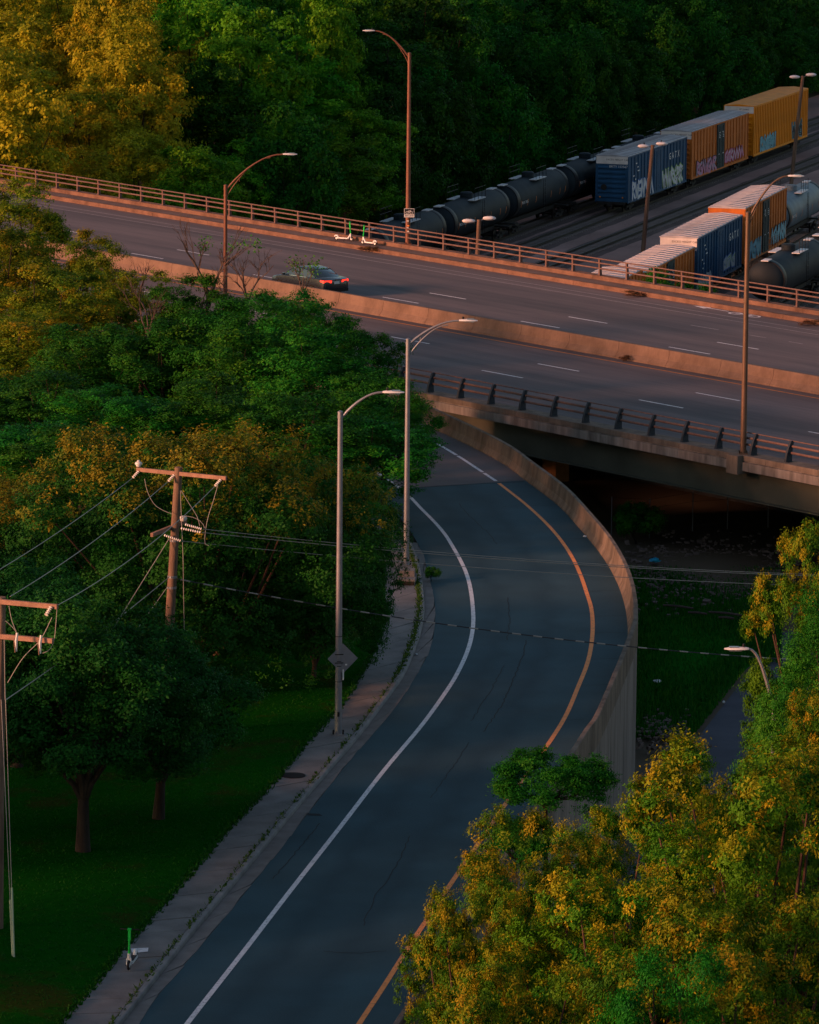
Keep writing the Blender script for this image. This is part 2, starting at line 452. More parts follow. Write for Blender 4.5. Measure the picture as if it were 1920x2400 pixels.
FAR = [TreeKind('far', 10 + i, 8.5, 14.5, 3.0, 46, 22, 22, 0.30, l_far, 0.24, asp=1.5, lobe=0.33, clr=0.26, limbs=6) for i in range(5)]
GOLD = [TreeKind('gold', 50 + i, 8.5, 14.5, 3.0, 46, 22, 22, 0.30, l_sunlit, 0.24, asp=1.5, lobe=0.33, clr=0.26, limbs=6) for i in range(2)]
LIME = [TreeKind('lime', 60 + i, 8.5, 14.5, 3.0, 46, 22, 22, 0.30, l_sunlit_green, 0.24, asp=1.5, lobe=0.33, clr=0.26, limbs=6) for i in range(2)]
BUSH = [TreeKind('bush', 20 + i, 8.5, 11.0, 0.2, 40, 22, 22, 0.30, l_far, 0.2, asp=1.5, lobe=0.36, clr=0.28, low=-1.0, limbs=6) for i in range(3)]
MIDG = [TreeKind('midgold', 40 + i, 6.5, 7.5, 2.0, 34, 34, 32, 0.17, l_sunlit_mid, 0.16, asp=2.3, droop=0.55, lobe=0.34, clr=0.17, limbs=8) for i in range(2)]
MID = [TreeKind('mid', 30 + i, 6.5, 7.5, 2.0, 34, 34, 32, 0.17, l_mid, 0.16, asp=2.3, droop=0.55, lobe=0.34, clr=0.17, limbs=8) for i in range(4)]

# ------------------------------------------------------------------ setting: grounds
YARD = -14.2
LOW = -6.0
g = MB(); g.mm((-4000, -300, YARD - 2), (4000, 6000, YARD))
struct(g.build('ground', m_gravel))
BA = R(-51.17)                                      # the bridge runs along its own x axis
BR = Matrix.Rotation(BA, 3, 'Z')
def B(x, w, z=0.0): return BR @ Vector((x, w, z))   # bridge coordinates to the place
def Binv(p): return BR.transposed() @ Vector(p)

# ramp lines
white_px = [(380, 2480), (438.6, 2400), (564, 2240), (680, 2089), (796, 1941), (900, 1806), (989, 1700), (1050, 1615), (1073.6, 1575.6), (1093, 1534), (1105, 1494.5), (1109.8, 1450), (1105, 1392.5), (1095.6, 1350.7), (1081.7, 1318), (1064, 1286), (1043.5, 1253), (1018, 1223), (987, 1192), (962.6, 1166), (940, 1147), (900, 1118), (850, 1086)]
yel_px = [(790, 2480), (842, 2400), (900, 2312), (960, 2217.5), (1060, 2067), (1193.7, 1872.5), (1259, 1782), (1321.7, 1687), (1355.7, 1608.7), (1376.5, 1556.5), (1386.5, 1510), (1389.6, 1465), (1386, 1425), (1376.5, 1394), (1362.6, 1352), (1341.7, 1307), (1314, 1265), (1279, 1225), (1234, 1183.5), (1199, 1155.6), (1169.6, 1133)]
whi2_px = [(1162.6, 1127.8), (1115.6, 1096.5), (1067, 1065), (1001, 1027), (940, 998), (880, 975)]
gut_px = [(270, 2480), (325, 2400), (378, 2323.6), (536, 2140), (707.6, 1924.7), (837.5, 1760), (895, 1698), (939, 1640.6), (976, 1582.6), (1001.7, 1536), (1015.7, 1492), (1020, 1455), (1019, 1420), (1015.7, 1395), (1008, 1360), (996, 1315), (980, 1275), (955, 1235), (915, 1190), (860, 1145), (790, 1105)]
kback_px = [(200, 2480), (260, 2400), (424.7, 2193.7), (545, 2052), (670.5, 1901.5), (754, 1804), (823.6, 1725), (890, 1638), (932, 1580), (957.7, 1524.6), (974, 1478), (981, 1443.5), (983, 1422.6), (982, 1392.5), (977, 1348), (968, 1311), (952, 1270), (925, 1230), (880, 1185), (825, 1142)]
sw_px = [(70, 2480), (139.4, 2400), (220.6, 2309.6), (295, 2217), (397, 2105.6), (480, 2008), (550, 1929), (647, 1827), (712, 1748), (782, 1674), (839.4, 1592), (867, 1545.5), (888, 1492), (897.4, 1452.8), (898, 1395), (897, 1330), (888, 1270), (860, 1215), (815, 1170)]
foot_w = [P(x, y, .85) for x, y in [(887, 2480), (936, 2400), (990, 2318), (1342.6, 1770), (1382, 1708), (1413, 1661), (1442, 1614), (1465, 1562)]]
nf = normals(foot_w)
foot_w = [p - n * 0.38 - Vector((0, 0, .85)) for p, n in zip(foot_w, nf)][:6] + [P(x, y) for x, y in [(1465, 1525), (1471, 1491), (1470.4, 1456.5), (1463.5, 1415), (1449.6, 1373), (1428.7, 1331), (1401, 1289.6), (1362.6, 1244), (1321, 1197), (1282.6, 1164), (1234, 1128), (1188.7, 1093), (1143.5, 1067), (1084, 1037), (1021.7, 1007.8), (983, 990), (930, 968)]]
WHITE = catmull([P(*q) for q in white_px], 0.8)
YELL = catmull([P(*q) for q in yel_px], 0.8)
WHI2 = catmull([P(*q) for q in whi2_px], 0.8)
GUT = catmull([P(*q) for q in gut_px], 0.75)
KBACK = catmull([P(x, y, 0.13) for x, y in kback_px], 0.75)
SW = catmull([P(x, y, 0.13) for x, y in sw_px], 0.75)
FOOT = catmull(foot_w, 0.75)
def same(a, n): return resample(a, sum((a[i + 1] - a[i]).length for i in range(len(a) - 1)) / n)[:n + 1]
def near_i(path, p): return min(range(len(path)), key=lambda i: (path[i] - p).length)
jf, jg = near_i(FOOT, P(1234, 1128)), near_i(GUT, P(880, 1149))
fa_, ga_ = same(FOOT[:jf + 1], 110), same(GUT[:jg + 1], 110)
r = MB(); NA = 10
r.add([g_.lerp(f_, k / NA) for f_, g_ in zip(fa_, ga_) for k in range(NA + 1)], [[i * (NA + 1) + k, i * (NA + 1) + k + 1, (i + 1) * (NA + 1) + k + 1, (i + 1) * (NA + 1) + k] for i in range(110) for k in range(NA)])
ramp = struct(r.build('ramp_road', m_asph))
at_ = ramp.data.attributes.new('across', 'FLOAT', 'POINT')
at_.data.foreach_set('value', [k / NA for _ in range(111) for k in range(NA + 1)])
r = MB(); r.strip([p + Vector((0, 0, .004)) for p in same(FOOT[jf:], 40)], [p + Vector((0, 0, .004)) for p in same(GUT[jg:], 40)])
struct(r.build('ramp_concrete_road', m_conc_road))
def line_on(path, width, z, mat, name, parent):
    mb = MB(); mb.strip(offset(path, width / 2, z), offset(path, -width / 2, z))
    return mb.build(name, mat, parent)
line_on(WHITE, 0.16, 0.010, m_white, 'edge_line', ramp)
line_on(YELL, 0.16, 0.010, m_yellow, 'edge_line', ramp)['label'] = 'yellow edge line along the outer side of the ramp'
for i in range(0, len(WHI2) - 3, 3):
    line_on(WHI2[i:i + 4] if i % 2 else [WHI2[i], WHI2[i + 1], WHI2[i + 2], WHI2[i + 2].lerp(WHI2[i + 3], .7)], 0.16, 0.012, m_white, 'edge_line', ramp)
def crack(pts, wd, parent, mat=m_crack, z=0.006):
    w = [P(*q) for q in pts]
    rn = random.Random(len(pts) * 31 + int(pts[0][0]))
    fine = resample(w, 0.35)
    fine = [p + Vector((rn.uniform(-.04, .04), rn.uniform(-.04, .04), 0)) for p in fine]
    return line_on(fine, wd, z, mat, 'crack', parent)
crack([(880, 1149), (960, 1144), (1060, 1138), (1230, 1129)], 0.10, ramp)
for q in ([(1300, 1184), (1180, 1187)], [(1370, 1262), (1300, 1264)], [(1425, 1325), (1345, 1328)], [(1450, 1384), (1380, 1386)], [(1466, 1443), (1389, 1445)], [(1468, 1482), (1390, 1484)], [(1455, 1543), (1384, 1545)], [(1425, 1605), (1350, 1606)], [(1370, 1686), (1322, 1688)]):
    crack(q, 0.035, ramp)
crack([(1235, 1500), (1228, 1530), (1212, 1570), (1190, 1625), (1165, 1672), (1132, 1716)], 0.04, ramp)
crack([(1075, 1180), (1100, 1210), (1140, 1245), (1165, 1275)], 0.03, ramp)
crack([(1100, 1740), (1060, 1800), (1010, 1870)], 0.025, ramp)
for q in ([(640, 2060), (700, 1990), (748, 1930)], [(960, 1960), (930, 2030), (880, 2100), (850, 2170)], [(1180, 1560), (1150, 1620), (1105, 1690)], [(760, 2230), (835, 2235), (905, 2228)], [(1190, 1400), (1195, 1455), (1188, 1500)]): crack(q, 0.03, ramp)
mb = MB(); mb.strip([P(*q, .007) for q in [(985, 1310), (984, 1290), (978, 1272)]], [P(*q, .007) for q in [(955, 1312), (945, 1290), (940, 1270)]])
mb.build('concrete_patch', m_gutter, ramp)
mb = MB(); mb.strip([P(*q, .007) for q in [(757, 1912), (748, 1907)]], [P(*q, .007) for q in [(720, 1911), (722, 1906)]])
mb.build('tar_patch', m_crack, ramp)

# lawn left of the ramp, up to the bridge
swl = [Vector((p.x, p.y, 0)) for p in offset(SW, 0.05)]
gl = [Vector((p.x, p.y, 0)) for p in GUT if p.y > swl[-1].y]
fe_ = FOOT[-1]; e0 = B(-218, 157.3); e1 = B(-400, 157.3)
poly = [(-160, 60), (-12.5, 60), (-13.2, 110)] + [(p.x, p.y) for p in swl] + [(p.x - .4, p.y) for p in gl] + [(e0.x, e0.y), (e1.x, e1.y), (-260, 250)]
mb = MB(); mb.prism(poly, YARD - 1, 0.10); lawn = struct(mb.build('lawn', m_grass))
# lower ground right of the ramp, under the bridge
q0, q1 = B(-255, 177), B(60, 177)
mb = MB(); mb.prism([(-14, 60), (160, 60), (q1.x, q1.y), (q0.x, q0.y), (-14, 250)], YARD - 1.2, LOW); struct(mb.build('lower_ground', m_low))
# grassy bank on the lower ground (a gently mounded sheet)
rng = np.random.default_rng(5)
def bank(name, pts, z, mat, hgt):
    mb = MB(); w = [P(x, y, z) for x, y in pts]; c = sum(w, Vector()) / len(w); n = len(w)
    vs_, rings = [], 5
    for k in range(rings):
        f = 1 - k / rings
        for p in w:
            q = c.lerp(p, f); vs_.append((q.x, q.y, z - 0.05 + hgt * math.sin((1 - f) * math.pi / 2) + random.uniform(-.04, .04) * (k > 0)))
    vs_.append((c.x, c.y, z + hgt))
    fs = [[k * n + i, k * n + (i + 1) % n, (k + 1) * n + (i + 1) % n, (k + 1) * n + i] for k in range(rings - 1) for i in range(n)]
    fs += [[(rings - 1) * n + i, (rings - 1) * n + (i + 1) % n, rings * n] for i in range(n)]
    mb.add(vs_, fs)
    return struct(mb.build(name, mat, None, True))
bank('grass_bank', [(1470, 1350), (1560, 1370), (1640, 1420), (1720, 1445), (1800, 1450), (1830, 1500), (1770, 1560), (1700, 1640), (1640, 1715), (1600, 1740), (1560, 1700), (1500, 1640), (1440, 1700), (1400, 1600)], LOW, m_lowgrass, 0.35)
bank('rubble_bank', [(1380, 1320), (1450, 1285), (1600, 1270), (1800, 1275), (1930, 1300), (1930, 1420), (1800, 1440), (1700, 1430), (1600, 1380), (1480, 1350)], LOW, m_low, 0.5)
mb = MB()
mb.add([P(x, y, LOW + .02) for x, y in [(1830, 1480), (1790, 1530), (1752.7, 1580.5), (1695, 1653), (1662, 1696), (1628, 1738), (1616, 1778), (1570, 1784), (1522, 1790), (1500, 1850), (1470, 2100), (1960, 2100), (1990, 1700), (1960, 1480)]], [list(range(14))])
struct(mb.build('path', m_path))

# ------------------------------------------------------------------ sidewalk, kerb, gutter
NS = 60
ka, sa = same(KBACK, NS), same(SW, NS)
side = struct(put('sidewalk', None)); side.location = sa[0]
mb = MB(); mb.strip([p - Vector((0, 0, .05)) for p in offset(ka, .1)], [p - Vector((0, 0, .05)) for p in offset(sa, -.05)]); mb.build('joint_bed', m_crack, side, world=True)
rn = random.Random(3)
for i in range(NS - 1):
    A0, A1, B0, B1 = ka[i], ka[i + 1], sa[i], sa[i + 1]
    g_ = 0.010
    q = [A0.lerp(A1, g_), A0.lerp(A1, 1 - g_), B0.lerp(B1, 1 - g_), B0.lerp(B1, g_)]
    z = rn.uniform(-.012, .012)
    vs_ = [v + Vector((0, 0, z)) for v in q] + [v - Vector((0, 0, .12)) for v in q]
    mb = MB(); mb.add(vs_, [[0, 1, 2, 3], [4, 7, 6, 5], [0, 4, 5, 1], [1, 5, 6, 2], [2, 6, 7, 3], [3, 7, 4, 0]])
    mb.build('slab', m_slabW, side, world=True)
kerb = thing('kerb', 'long pale concrete kerb between the sidewalk and the ramp', 'kerb', KBACK[0])
gut = thing('gutter', 'pinkish concrete gutter strip along the foot of the kerb', 'gutter', GUT[0])
kk = resample(KBACK, 0.75)
for i in range(0, len(kk) - 5, 4):
    seg = kk[i:i + 5]; seg = [Vector((p.x, p.y, 0)) for p in seg]
    seg[0] = seg[0].lerp(seg[1], .015); seg[-1] = seg[-1].lerp(seg[-2], .015)
    mb = MB(); mb.sweep(seg, [(0.03, -.2), (0.03, .145), (0.17, .14), (0.20, .11), (0.235, -.2)])
    mb.build('kerb_stone', m_kerb, kerb, world=True)
ga, gb = same(GUT, NS), [p + n * 0.22 for p, n in zip(same(KBACK, NS), normals(same(KBACK, NS)))]
for i in range(0, NS - 12, 2):
    up = Vector((0, 0, .012)); dn = Vector((0, 0, -.1))
    s_ = [ga[i].lerp(ga[i + 1], .02), ga[i + 1], ga[i + 2].lerp(ga[i + 1], .02)]
    t_ = [Vector((p.x, p.y, 0)) for p in (gb[i].lerp(gb[i + 1], .02), gb[i + 1], gb[i + 2].lerp(gb[i + 1], .02))]
    s_ = [p + Vector((rn.uniform(-.04, .04), 0, 0)) for p in s_]
    mb = MB(); mb.add([p + up for p in s_] + [p + up for p in t_] + [p + dn for p in s_] + [p + dn for p in t_],
        [[0, 1, 4, 3], [1, 2, 5, 4], [0, 6, 7, 1], [1, 7, 8, 2], [3, 4, 10, 9], [4, 5, 11, 10], [0, 3, 9, 6], [2, 8, 11, 5]])
    mb.build('gutter_slab', m_gutter, gut, world=True)
mh = thing('manhole_cover', 'dark round manhole cover set in the sidewalk', 'manhole', P(687, 1817, .15))
mb = MB(); mb.lathe([(0.0, -.03), (.36, -.03), (.36, .004), (.33, .008), (.0, .008)], n=24); mb.build('lid', m_dark, mh, True)
mb = MB(); mb.lathe([(.365, -.03), (.42, -.03), (.42, .006), (.365, .006)], n=24); mb.build('frame', m_steel, mh, True)
mb = MB(); mb.add([P(x, y, .155) for x, y in [(310, 2234), (347, 2230), (348, 2221), (307, 2223)]], [[0, 1, 2, 3]]); mb.build('paint_patch', m_white, side, world=True)

# ------------------------------------------------------------------ ramp barrier and retaining wall
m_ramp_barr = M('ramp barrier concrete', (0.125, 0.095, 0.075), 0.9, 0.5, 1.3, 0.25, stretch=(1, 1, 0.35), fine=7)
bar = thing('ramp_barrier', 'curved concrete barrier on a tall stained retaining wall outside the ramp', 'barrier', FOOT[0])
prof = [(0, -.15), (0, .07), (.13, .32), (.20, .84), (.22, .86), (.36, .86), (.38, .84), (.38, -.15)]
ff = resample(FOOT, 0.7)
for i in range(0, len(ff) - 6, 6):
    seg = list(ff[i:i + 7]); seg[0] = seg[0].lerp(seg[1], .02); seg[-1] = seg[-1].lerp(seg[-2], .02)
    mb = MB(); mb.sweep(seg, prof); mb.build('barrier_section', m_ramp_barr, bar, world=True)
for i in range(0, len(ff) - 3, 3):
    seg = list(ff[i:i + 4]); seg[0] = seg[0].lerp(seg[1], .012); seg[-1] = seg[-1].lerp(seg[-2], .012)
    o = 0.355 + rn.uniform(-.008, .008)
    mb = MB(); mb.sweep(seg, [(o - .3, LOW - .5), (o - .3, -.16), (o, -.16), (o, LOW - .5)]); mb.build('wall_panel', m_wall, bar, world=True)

# ------------------------------------------------------------------ bridge
XR, XL = -128.0, -400.0                # bridge x = -t, the photograph's right and left
br = thing('highway_bridge', 'wide concrete and steel highway bridge crossing above the rail yard', 'bridge', (0, 0, 0), BA)
X0, X1 = XL, XR
mb = MB(); mb.mm((X0, 157.95, -.40), (X1, 194.6, -0.004)); mb.build('deck_slab', m_slab, br)
mb = MB(); mb.add([(X0, 158.85, 0), (X1, 158.85, 0), (X1, 192.6, 0), (X0, 192.6, 0)], [[0, 1, 2, 3]]); road = mb.build('bridge_road', m_deck, None); road.rotation_euler = (0, 0, BA); struct(road)
def bl(x0, x1, w, wd, mat, name='lane_dash', z=.005):
    mb = MB(); mb.add([(x0, w - wd / 2, z), (x1, w - wd / 2, z), (x1, w + wd / 2, z), (x0, w + wd / 2, z)], [[0, 1, 2, 3]]); return mb.build(name, mat, road)
bl(X0, X1, 162.75, .15, m_white, 'edge_line'); bl(X0, X1, 173.95, .15, m_yelB, 'edge_line')
bl(X0, X1, 189.75, .10, m_worn, 'edge_line'); bl(X0, X1, 190.75, .10, m_worn, 'edge_line')
def dashes(px, w, per=12.35, ln=3.3, mat=m_white):
    x0 = Binv(P(*px)).x
    for k in range(-22, 8):
        x = x0 + k * per
        if X0 < x < X1 - 4: bl(x, x + ln, w, .13, mat)
dashes((1256.6, 853), 170.2); dashes((1128.6, 868), 166.3); dashes((1337, 742), 183.3); dashes((1218.8, 753), 179.95)
for p_, q_ in (((1619, 762), (1684, 773)), ((1756, 785), (1795, 792)), ((1847, 801), (1884, 806))):
    a_, b_ = Binv(P(*p_)), Binv(P(*q_)); bl(a_.x, b_.x, (a_.y + b_.y) / 2, .10, m_worn)
# bike lane arrow and symbol
a_ = Binv(P(1635, 718))
mb = MB(); x, w = a_.x, a_.y
mb.add([(x + .9, w - .07, .006), (x + 2.6, w - .07, .006), (x + 2.6, w + .07, .006), (x + .9, w + .07, .006), (x - .4, w, .006), (x + .9, w - .33, .006), (x + .9, w + .33, .006)], [[0, 1, 2, 3], [4, 5, 6]])
mb.build('lane_arrow', m_white, road)
a_ = Binv(P(1745, 738)); mb = MB(); x, w = a_.x, a_.y
for cx in (-.75, .75):
    for k in range(12):
        t0, t1 = k * math.pi / 6, (k + 1) * math.pi / 6
        ring = [(x + cx + rr * math.cos(t) * 1.3, w + rr * math.sin(t), .006) for t in (t0, t1) for rr in (.38, .25)]
        mb.add(ring, [[0, 2, 3, 1]])
for (ax_, ay, bx_, by) in ((-.75, 0, -.1, .1), (-.1, .1, .75, 0), (-.4, .35, -.1, .1), (.3, .45, .1, -.1), (-.4, .35, .4, .4)):
    d = Vector((bx_ - ax_, by - ay, 0)).normalized(); n = Vector((-d.y, d.x, 0)) * .05
    q = [Vector((x + ax_, w + ay, .0065)) + n, Vector((x + ax_, w + ay, .0065)) - n, Vector((x + bx_, w + by, .0065)) - n, Vector((x + bx_, w + by, .0065)) + n]
    mb.add(q, [[0, 1, 2, 3]])
mb.build('bicycle_mark', m_white, road)
# near parapet, girders
k = 0
x = X1
while x > X0 + 6:
    mb = MB(); mb.mm((x - 5.98, 157.90, .0), (x, 158.85, .25)); mb.build('parapet_block', m_parap, br)
    mb = MB(); mb.mm((x - 5.985, 157.83, -.46), (x, 157.947, -.05)); mb.build('slab_edge', m_slab, br)
    x -= 6
def ibeam(w, z0, z1):
    mb = MB(); mb.mm((X0, w - .03, z0 + .05), (X1, w + .03, z1)); mb.mm((X0, w - .28, z0), (X1, w + .28, z0 + .05)); return mb
for i, w in enumerate((158.75, 162.5, 166.3, 170, 174, 178, 182, 186, 190, 193.6)):
    ibeam(w, -2.0, -.42).build('girder', m_gird, br)
# far kerb, walk, ledge
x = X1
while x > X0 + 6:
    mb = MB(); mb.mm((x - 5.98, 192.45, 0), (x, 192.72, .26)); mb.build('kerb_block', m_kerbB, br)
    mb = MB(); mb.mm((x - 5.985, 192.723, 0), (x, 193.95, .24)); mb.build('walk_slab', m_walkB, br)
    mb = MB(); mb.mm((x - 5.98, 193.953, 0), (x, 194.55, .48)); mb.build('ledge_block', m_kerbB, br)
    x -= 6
# piers and abutment under the deck
def px_B(px, py, Y): return Binv(D(px, py, Y))
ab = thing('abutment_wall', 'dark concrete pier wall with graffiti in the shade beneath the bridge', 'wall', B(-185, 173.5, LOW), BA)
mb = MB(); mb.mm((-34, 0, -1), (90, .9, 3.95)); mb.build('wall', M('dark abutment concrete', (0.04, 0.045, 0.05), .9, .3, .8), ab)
m_graf_dim = M('faded graffiti', (0.035, 0.045, 0.06), .8); m_graf_dim2 = M('faded teal graffiti', (0.09, 0.14, 0.15), .8)
mb = MB(); mb.mm((XL, 158.9, YARD), (-219, 186, -2.05)); emb = mb.build('embankment', m_low); emb.rotation_euler = (0, 0, BA); struct(emb)
pc = thing('pier_column', 'square bridge column coloured orange as if sunlit, behind the ramp barrier', 'column', (0, 0, 0))
pw = D(1302, 1125, 262); pc.location = (pw.x, pw.y, LOW); pc.rotation_euler = (0, 0, BA)
mb = MB(); mb.mm((-.55, -.45, -.5), (.55, .45, 4.05)); mb.mm((-.7, -.6, 3.5), (.7, .6, 4.0)); mb.build('shaft', M('sunlit column concrete', (0.42, 0.20, 0.08), .8, .2), pc)  # concrete coloured orange to stand in for sunlight on the column

# steel railings
def railing(name, label, w, z0, xs, hgt, rails, mat_rail, mat_post, lean, psz):
    t = thing(name, label, 'railing', B(xs[0], w, z0), BA)
    pm = MB()
    n = 6; q = []
    for k in range(n + 1):                                      # tapered posts curved towards the road
        f = k / n
        q.append((lean * f * f, hgt * f, psz * (1.35 - .75 * f)))
    for k in range(n):
        (o0, h0, d0), (o1, h1, d1) = q[k], q[k + 1]
        hw = .06
        pm.add([(-hw, o0 - d0, h0), (hw, o0 - d0, h0), (hw, o0 + d0, h0), (-hw, o0 + d0, h0), (-hw, o1 - d1, h1), (hw, o1 - d1, h1), (hw, o1 + d1, h1), (-hw, o1 + d1, h1)],
               [[0, 1, 5, 4], [1, 2, 6, 5], [2, 3, 7, 6], [3, 0, 4, 7]] + ([[3, 2, 1, 0]] if k == 0 else []) + ([[4, 5, 6, 7]] if k == n - 1 else []))
    pm.mm((-.14, -.16, 0), (.14, .16, .025))
    me = pm.mesh('post', mat_post)
    for x in xs: put('post', me, t, loc=(x - xs[0], 0, 0))
    for z, o, rz_, ry in rails:
        mb = MB()
        seg = (min(xs) - xs[0] - .4, max(xs) - xs[0] + .4)
        prof = [(ry * math.cos(a), rz_ * math.sin(a)) for a in [2 * math.pi * i / 10 for i in range(10)]]
        mb.add([(xx, o + p[0], z + p[1]) for xx in seg for p in prof], [[i, (i + 1) % 10, 10 + (i + 1) % 10, 10 + i] for i in range(10)] + [list(range(10)), list(range(10, 20))])
        mb.build('rail', mat_rail, t, True)
    return t
xp = Binv(P(1453, 1004.5, .25)).x
railing('bridge_railing', 'steel railing with dark curved posts on the near edge of the bridge', 158.35, .25, [xp + 2.385 * k for k in range(20, -50, -1)], .98,
        [(.42, .12, .06, .05), (.72, .18, .06, .05), (.96, .25, .032, .032)], m_rail, m_post, .22, .15)
xq = Binv(P(891, 585, .48)).x
railing('bridge_railing', 'brown three-bar steel railing on the far edge of the bridge above the trains', 194.25, .48, [xq + 2.42 * k for k in range(38, -40, -1)], 1.0,
        [(.40, -.05, .05, .045), (.72, -.08, .05, .045), (.98, -.12, .04, .04)], m_rail, m_rail, -.08, .075)
# median barrier
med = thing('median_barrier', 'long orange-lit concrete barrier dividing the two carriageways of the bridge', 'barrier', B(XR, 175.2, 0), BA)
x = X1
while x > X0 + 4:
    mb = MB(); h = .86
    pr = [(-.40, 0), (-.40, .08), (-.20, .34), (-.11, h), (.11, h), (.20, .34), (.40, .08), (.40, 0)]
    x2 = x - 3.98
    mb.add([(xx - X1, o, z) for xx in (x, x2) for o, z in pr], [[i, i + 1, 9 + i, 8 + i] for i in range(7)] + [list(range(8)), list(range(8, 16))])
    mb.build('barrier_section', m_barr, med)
    x -= 4.0

# ------------------------------------------------------------------ street lamps
def col(p): c = CAMROT.transposed() @ (Vector(p) - Vector((0, 0, CAMH))); return 960 + FPX * c.x / -c.z
def bx_at(px, w, z=0.0):                 # the bridge x at which the offset w meets a photograph column
    lo, hi = XL, XR
    for _ in range(50):
        m_ = (lo + hi) / 2
        if col(B(m_, w, z)) < px: lo = m_
        else: hi = m_
    return lo
def lamp_head(t, c, ang, L=0.75, mat=m_head, name='lamp_head'):
    rot = Matrix.Rotation(ang, 3, 'Z')
    mb = MB()
    st = [(0, .06, .05), (.12, .11, .07), (.45, .15, .08), (.8, .14, .06), (1.0, .06, .03)]
    vs_ = []
    for f, hw, hh in st:
        for k in range(10):
            a = 2 * math.pi * k / 10
            vs_.append(rot @ Vector((f * L, hw * math.cos(a), hh * math.sin(a) * (0.9 if math.sin(a) > 0 else .45))) + Vector(c))
    n = len(st)
    mb.add(vs_, [[i * 10 + k, i * 10 + (k + 1) % 10, (i + 1) * 10 + (k + 1) % 10, (i + 1) * 10 + k] for i in range(n - 1) for k in range(10)] + [list(range(10)), [(n - 1) * 10 + k for k in range(10)]])
    h = mb.build(name, mat, t, True)
    mb = MB(); mb.box(Vector(c) + rot @ Vector((.62 * L, 0, .065)), (.38 * L, .17, .02), rot); mb.build('cooling_fins', m_lens, h)
    mb = MB(); mb.lathe([(.035, 0), (.045, .03), (.04, .09), (.02, .1)], n=8, c=Vector(c) + rot @ Vector((.22 * L, 0, .07))); mb.build('light_sensor', m_dark, h, True)
    mb = MB(); mb.box(Vector(c) + rot @ Vector((.55 * L, 0, -.045)), (.5 * L, .18, .012), rot); mb.build('lens', m_lens, h)
def pole(t, h, r0, r1, mat, base=True):
    mb = MB(); mb.tube([(0, 0, .04), (0, 0, h * .5), (0, 0, h)], [r0, (r0 + r1) / 2, r1], 16); p = mb.build('pole', mat, t, True)
    mb = MB(); mb.lathe([(r1 * 1.1, h), (r1 * 1.1, h + .05), (.02, h + .09)], n=14); mb.build('pole_cap', mat, p, True)
    if base:
        mb = MB(); mb.box((0, 0, .025), (.44, .44, .05)); 
        b_ = mb.build('base_plate', mat, t)
        for sx in (-1, 1):
            for sy in (-1, 1):
                m2 = MB(); m2.lathe([(.03, .05), (.03, .13), (.018, .14)], n=6, c=(sx * .17, sy * .17, 0)); m2.build('anchor_bolt', m_steel, b_)
    return p
def arm_curve(p0, p1, rise, n=8):
    p0, p1 = Vector(p0), Vector(p1); o = []
    for i in range(n + 1):
        f = i / n; q = p0.lerp(p1, f); q.z = p0.z + (p1.z - p0.z) * math.sin(f * math.pi / 2) ** .9 + rise * math.sin(f * math.pi)
        o.append(q)
    return o
def street_lamp(label, base, top_px, head_px, mat, r0, r1, truss=None, h=None, group=None, headmat=m_head):
    t = thing('street_lamp', label, 'street lamp', base, 0, group)
    Y = base.y
    tp = D(top_px[0], top_px[1], Y); hgt = h or tp.z - base.z
    pole(t, hgt, r0, r1, mat)
    hp = D(head_px[0], head_px[1], Y) - Vector(base)
    s_ = 1 if hp.x > 0 else -1
    end = Vector((hp.x - s_ * .75, hp.y, hp.z))
    mb = MB(); mb.tube(arm_curve((s_ * r1, 0, hgt - .12), end, .0), [.05] * 4 + [.04] * 5, 8); arm = mb.build('arm', mat, t, True)
    if truss:
        m2 = MB(); m2.tube(arm_curve((s_ * r1, 0, hgt - truss), Vector((end.x * .78, end.y, end.z - .18)), -.02), .026, 8); m2.build('arm_brace', mat, t, True)
        f = .25; m2 = MB(); q = Vector((end.x * .24, 0, 0)); zt = hgt - .12 + (end.z - hgt + .12) * math.sin(.24 * math.pi / 2)
        m2.tube([(q.x, 0, zt), (q.x, 0, zt - truss * .62)], .016, 6); m2.build('arm_strut', mat, t)
    for z in (hgt - .12,) + ((hgt - truss,) if truss else ()):
        m2 = MB(); m2.lathe([(r1 * 1.15, z - .06), (r1 * 1.15, z + .06)], n=14); m2.build('clamp', mat, t)
    lamp_head(t, end, 0 if s_ > 0 else math.pi, mat=headmat)
    return t
lamp1 = street_lamp('tall galvanised street lamp carrying a diamond sign beside the grass', P(793, 1722, .14), (800, 968), (948, 920), m_galv, .125, .085)
mb = MB(); mb.box((.0, -.125, .75), (.08, .02, .16)); mb.build('hand_hole', m_dark, lamp1)
for z in (1.9, 2.45, 2.62, 3.5):
    m2 = MB(); m2.lathe([(.123, z - .012), (.123, z + .012)], n=16); m2.build('strap', m_dark, lamp1)
lb = Vector(P(952, 1352, .14)); lb.z = .62
lamp2 = street_lamp('galvanised street lamp with braced arm on a concrete footing beside the ramp', lb, (957, 797), (1120, 752), m_galv, .12, .085, truss=.55)
ft = thing('lamp_footing', 'square concrete footing under the lamp with the braced arm', 'footing', P(955, 1362, .13), R(-4))
mb = MB(); mb.mm((-.36, -.9, -.2), (.36, .45, .24)); mb.build('plinth', m_gutter, ft)
mb = MB(); mb.mm((-.30, -.32, .243), (.30, .32, .49)); mb.build('pedestal', m_gutter, ft)
mb = MB(); mb.mm((-.34, -.915, -.1), (.34, -.902, .16)); mb.build('access_plate', m_bark, ft)
lampF = street_lamp('tall rust-brown lamp post on the far edge carrying a bike sign', B(bx_at(956, 194.3, .48), 194.3, .48), (960, 126), (850, 72), m_brown, .155, .10, truss=.5)
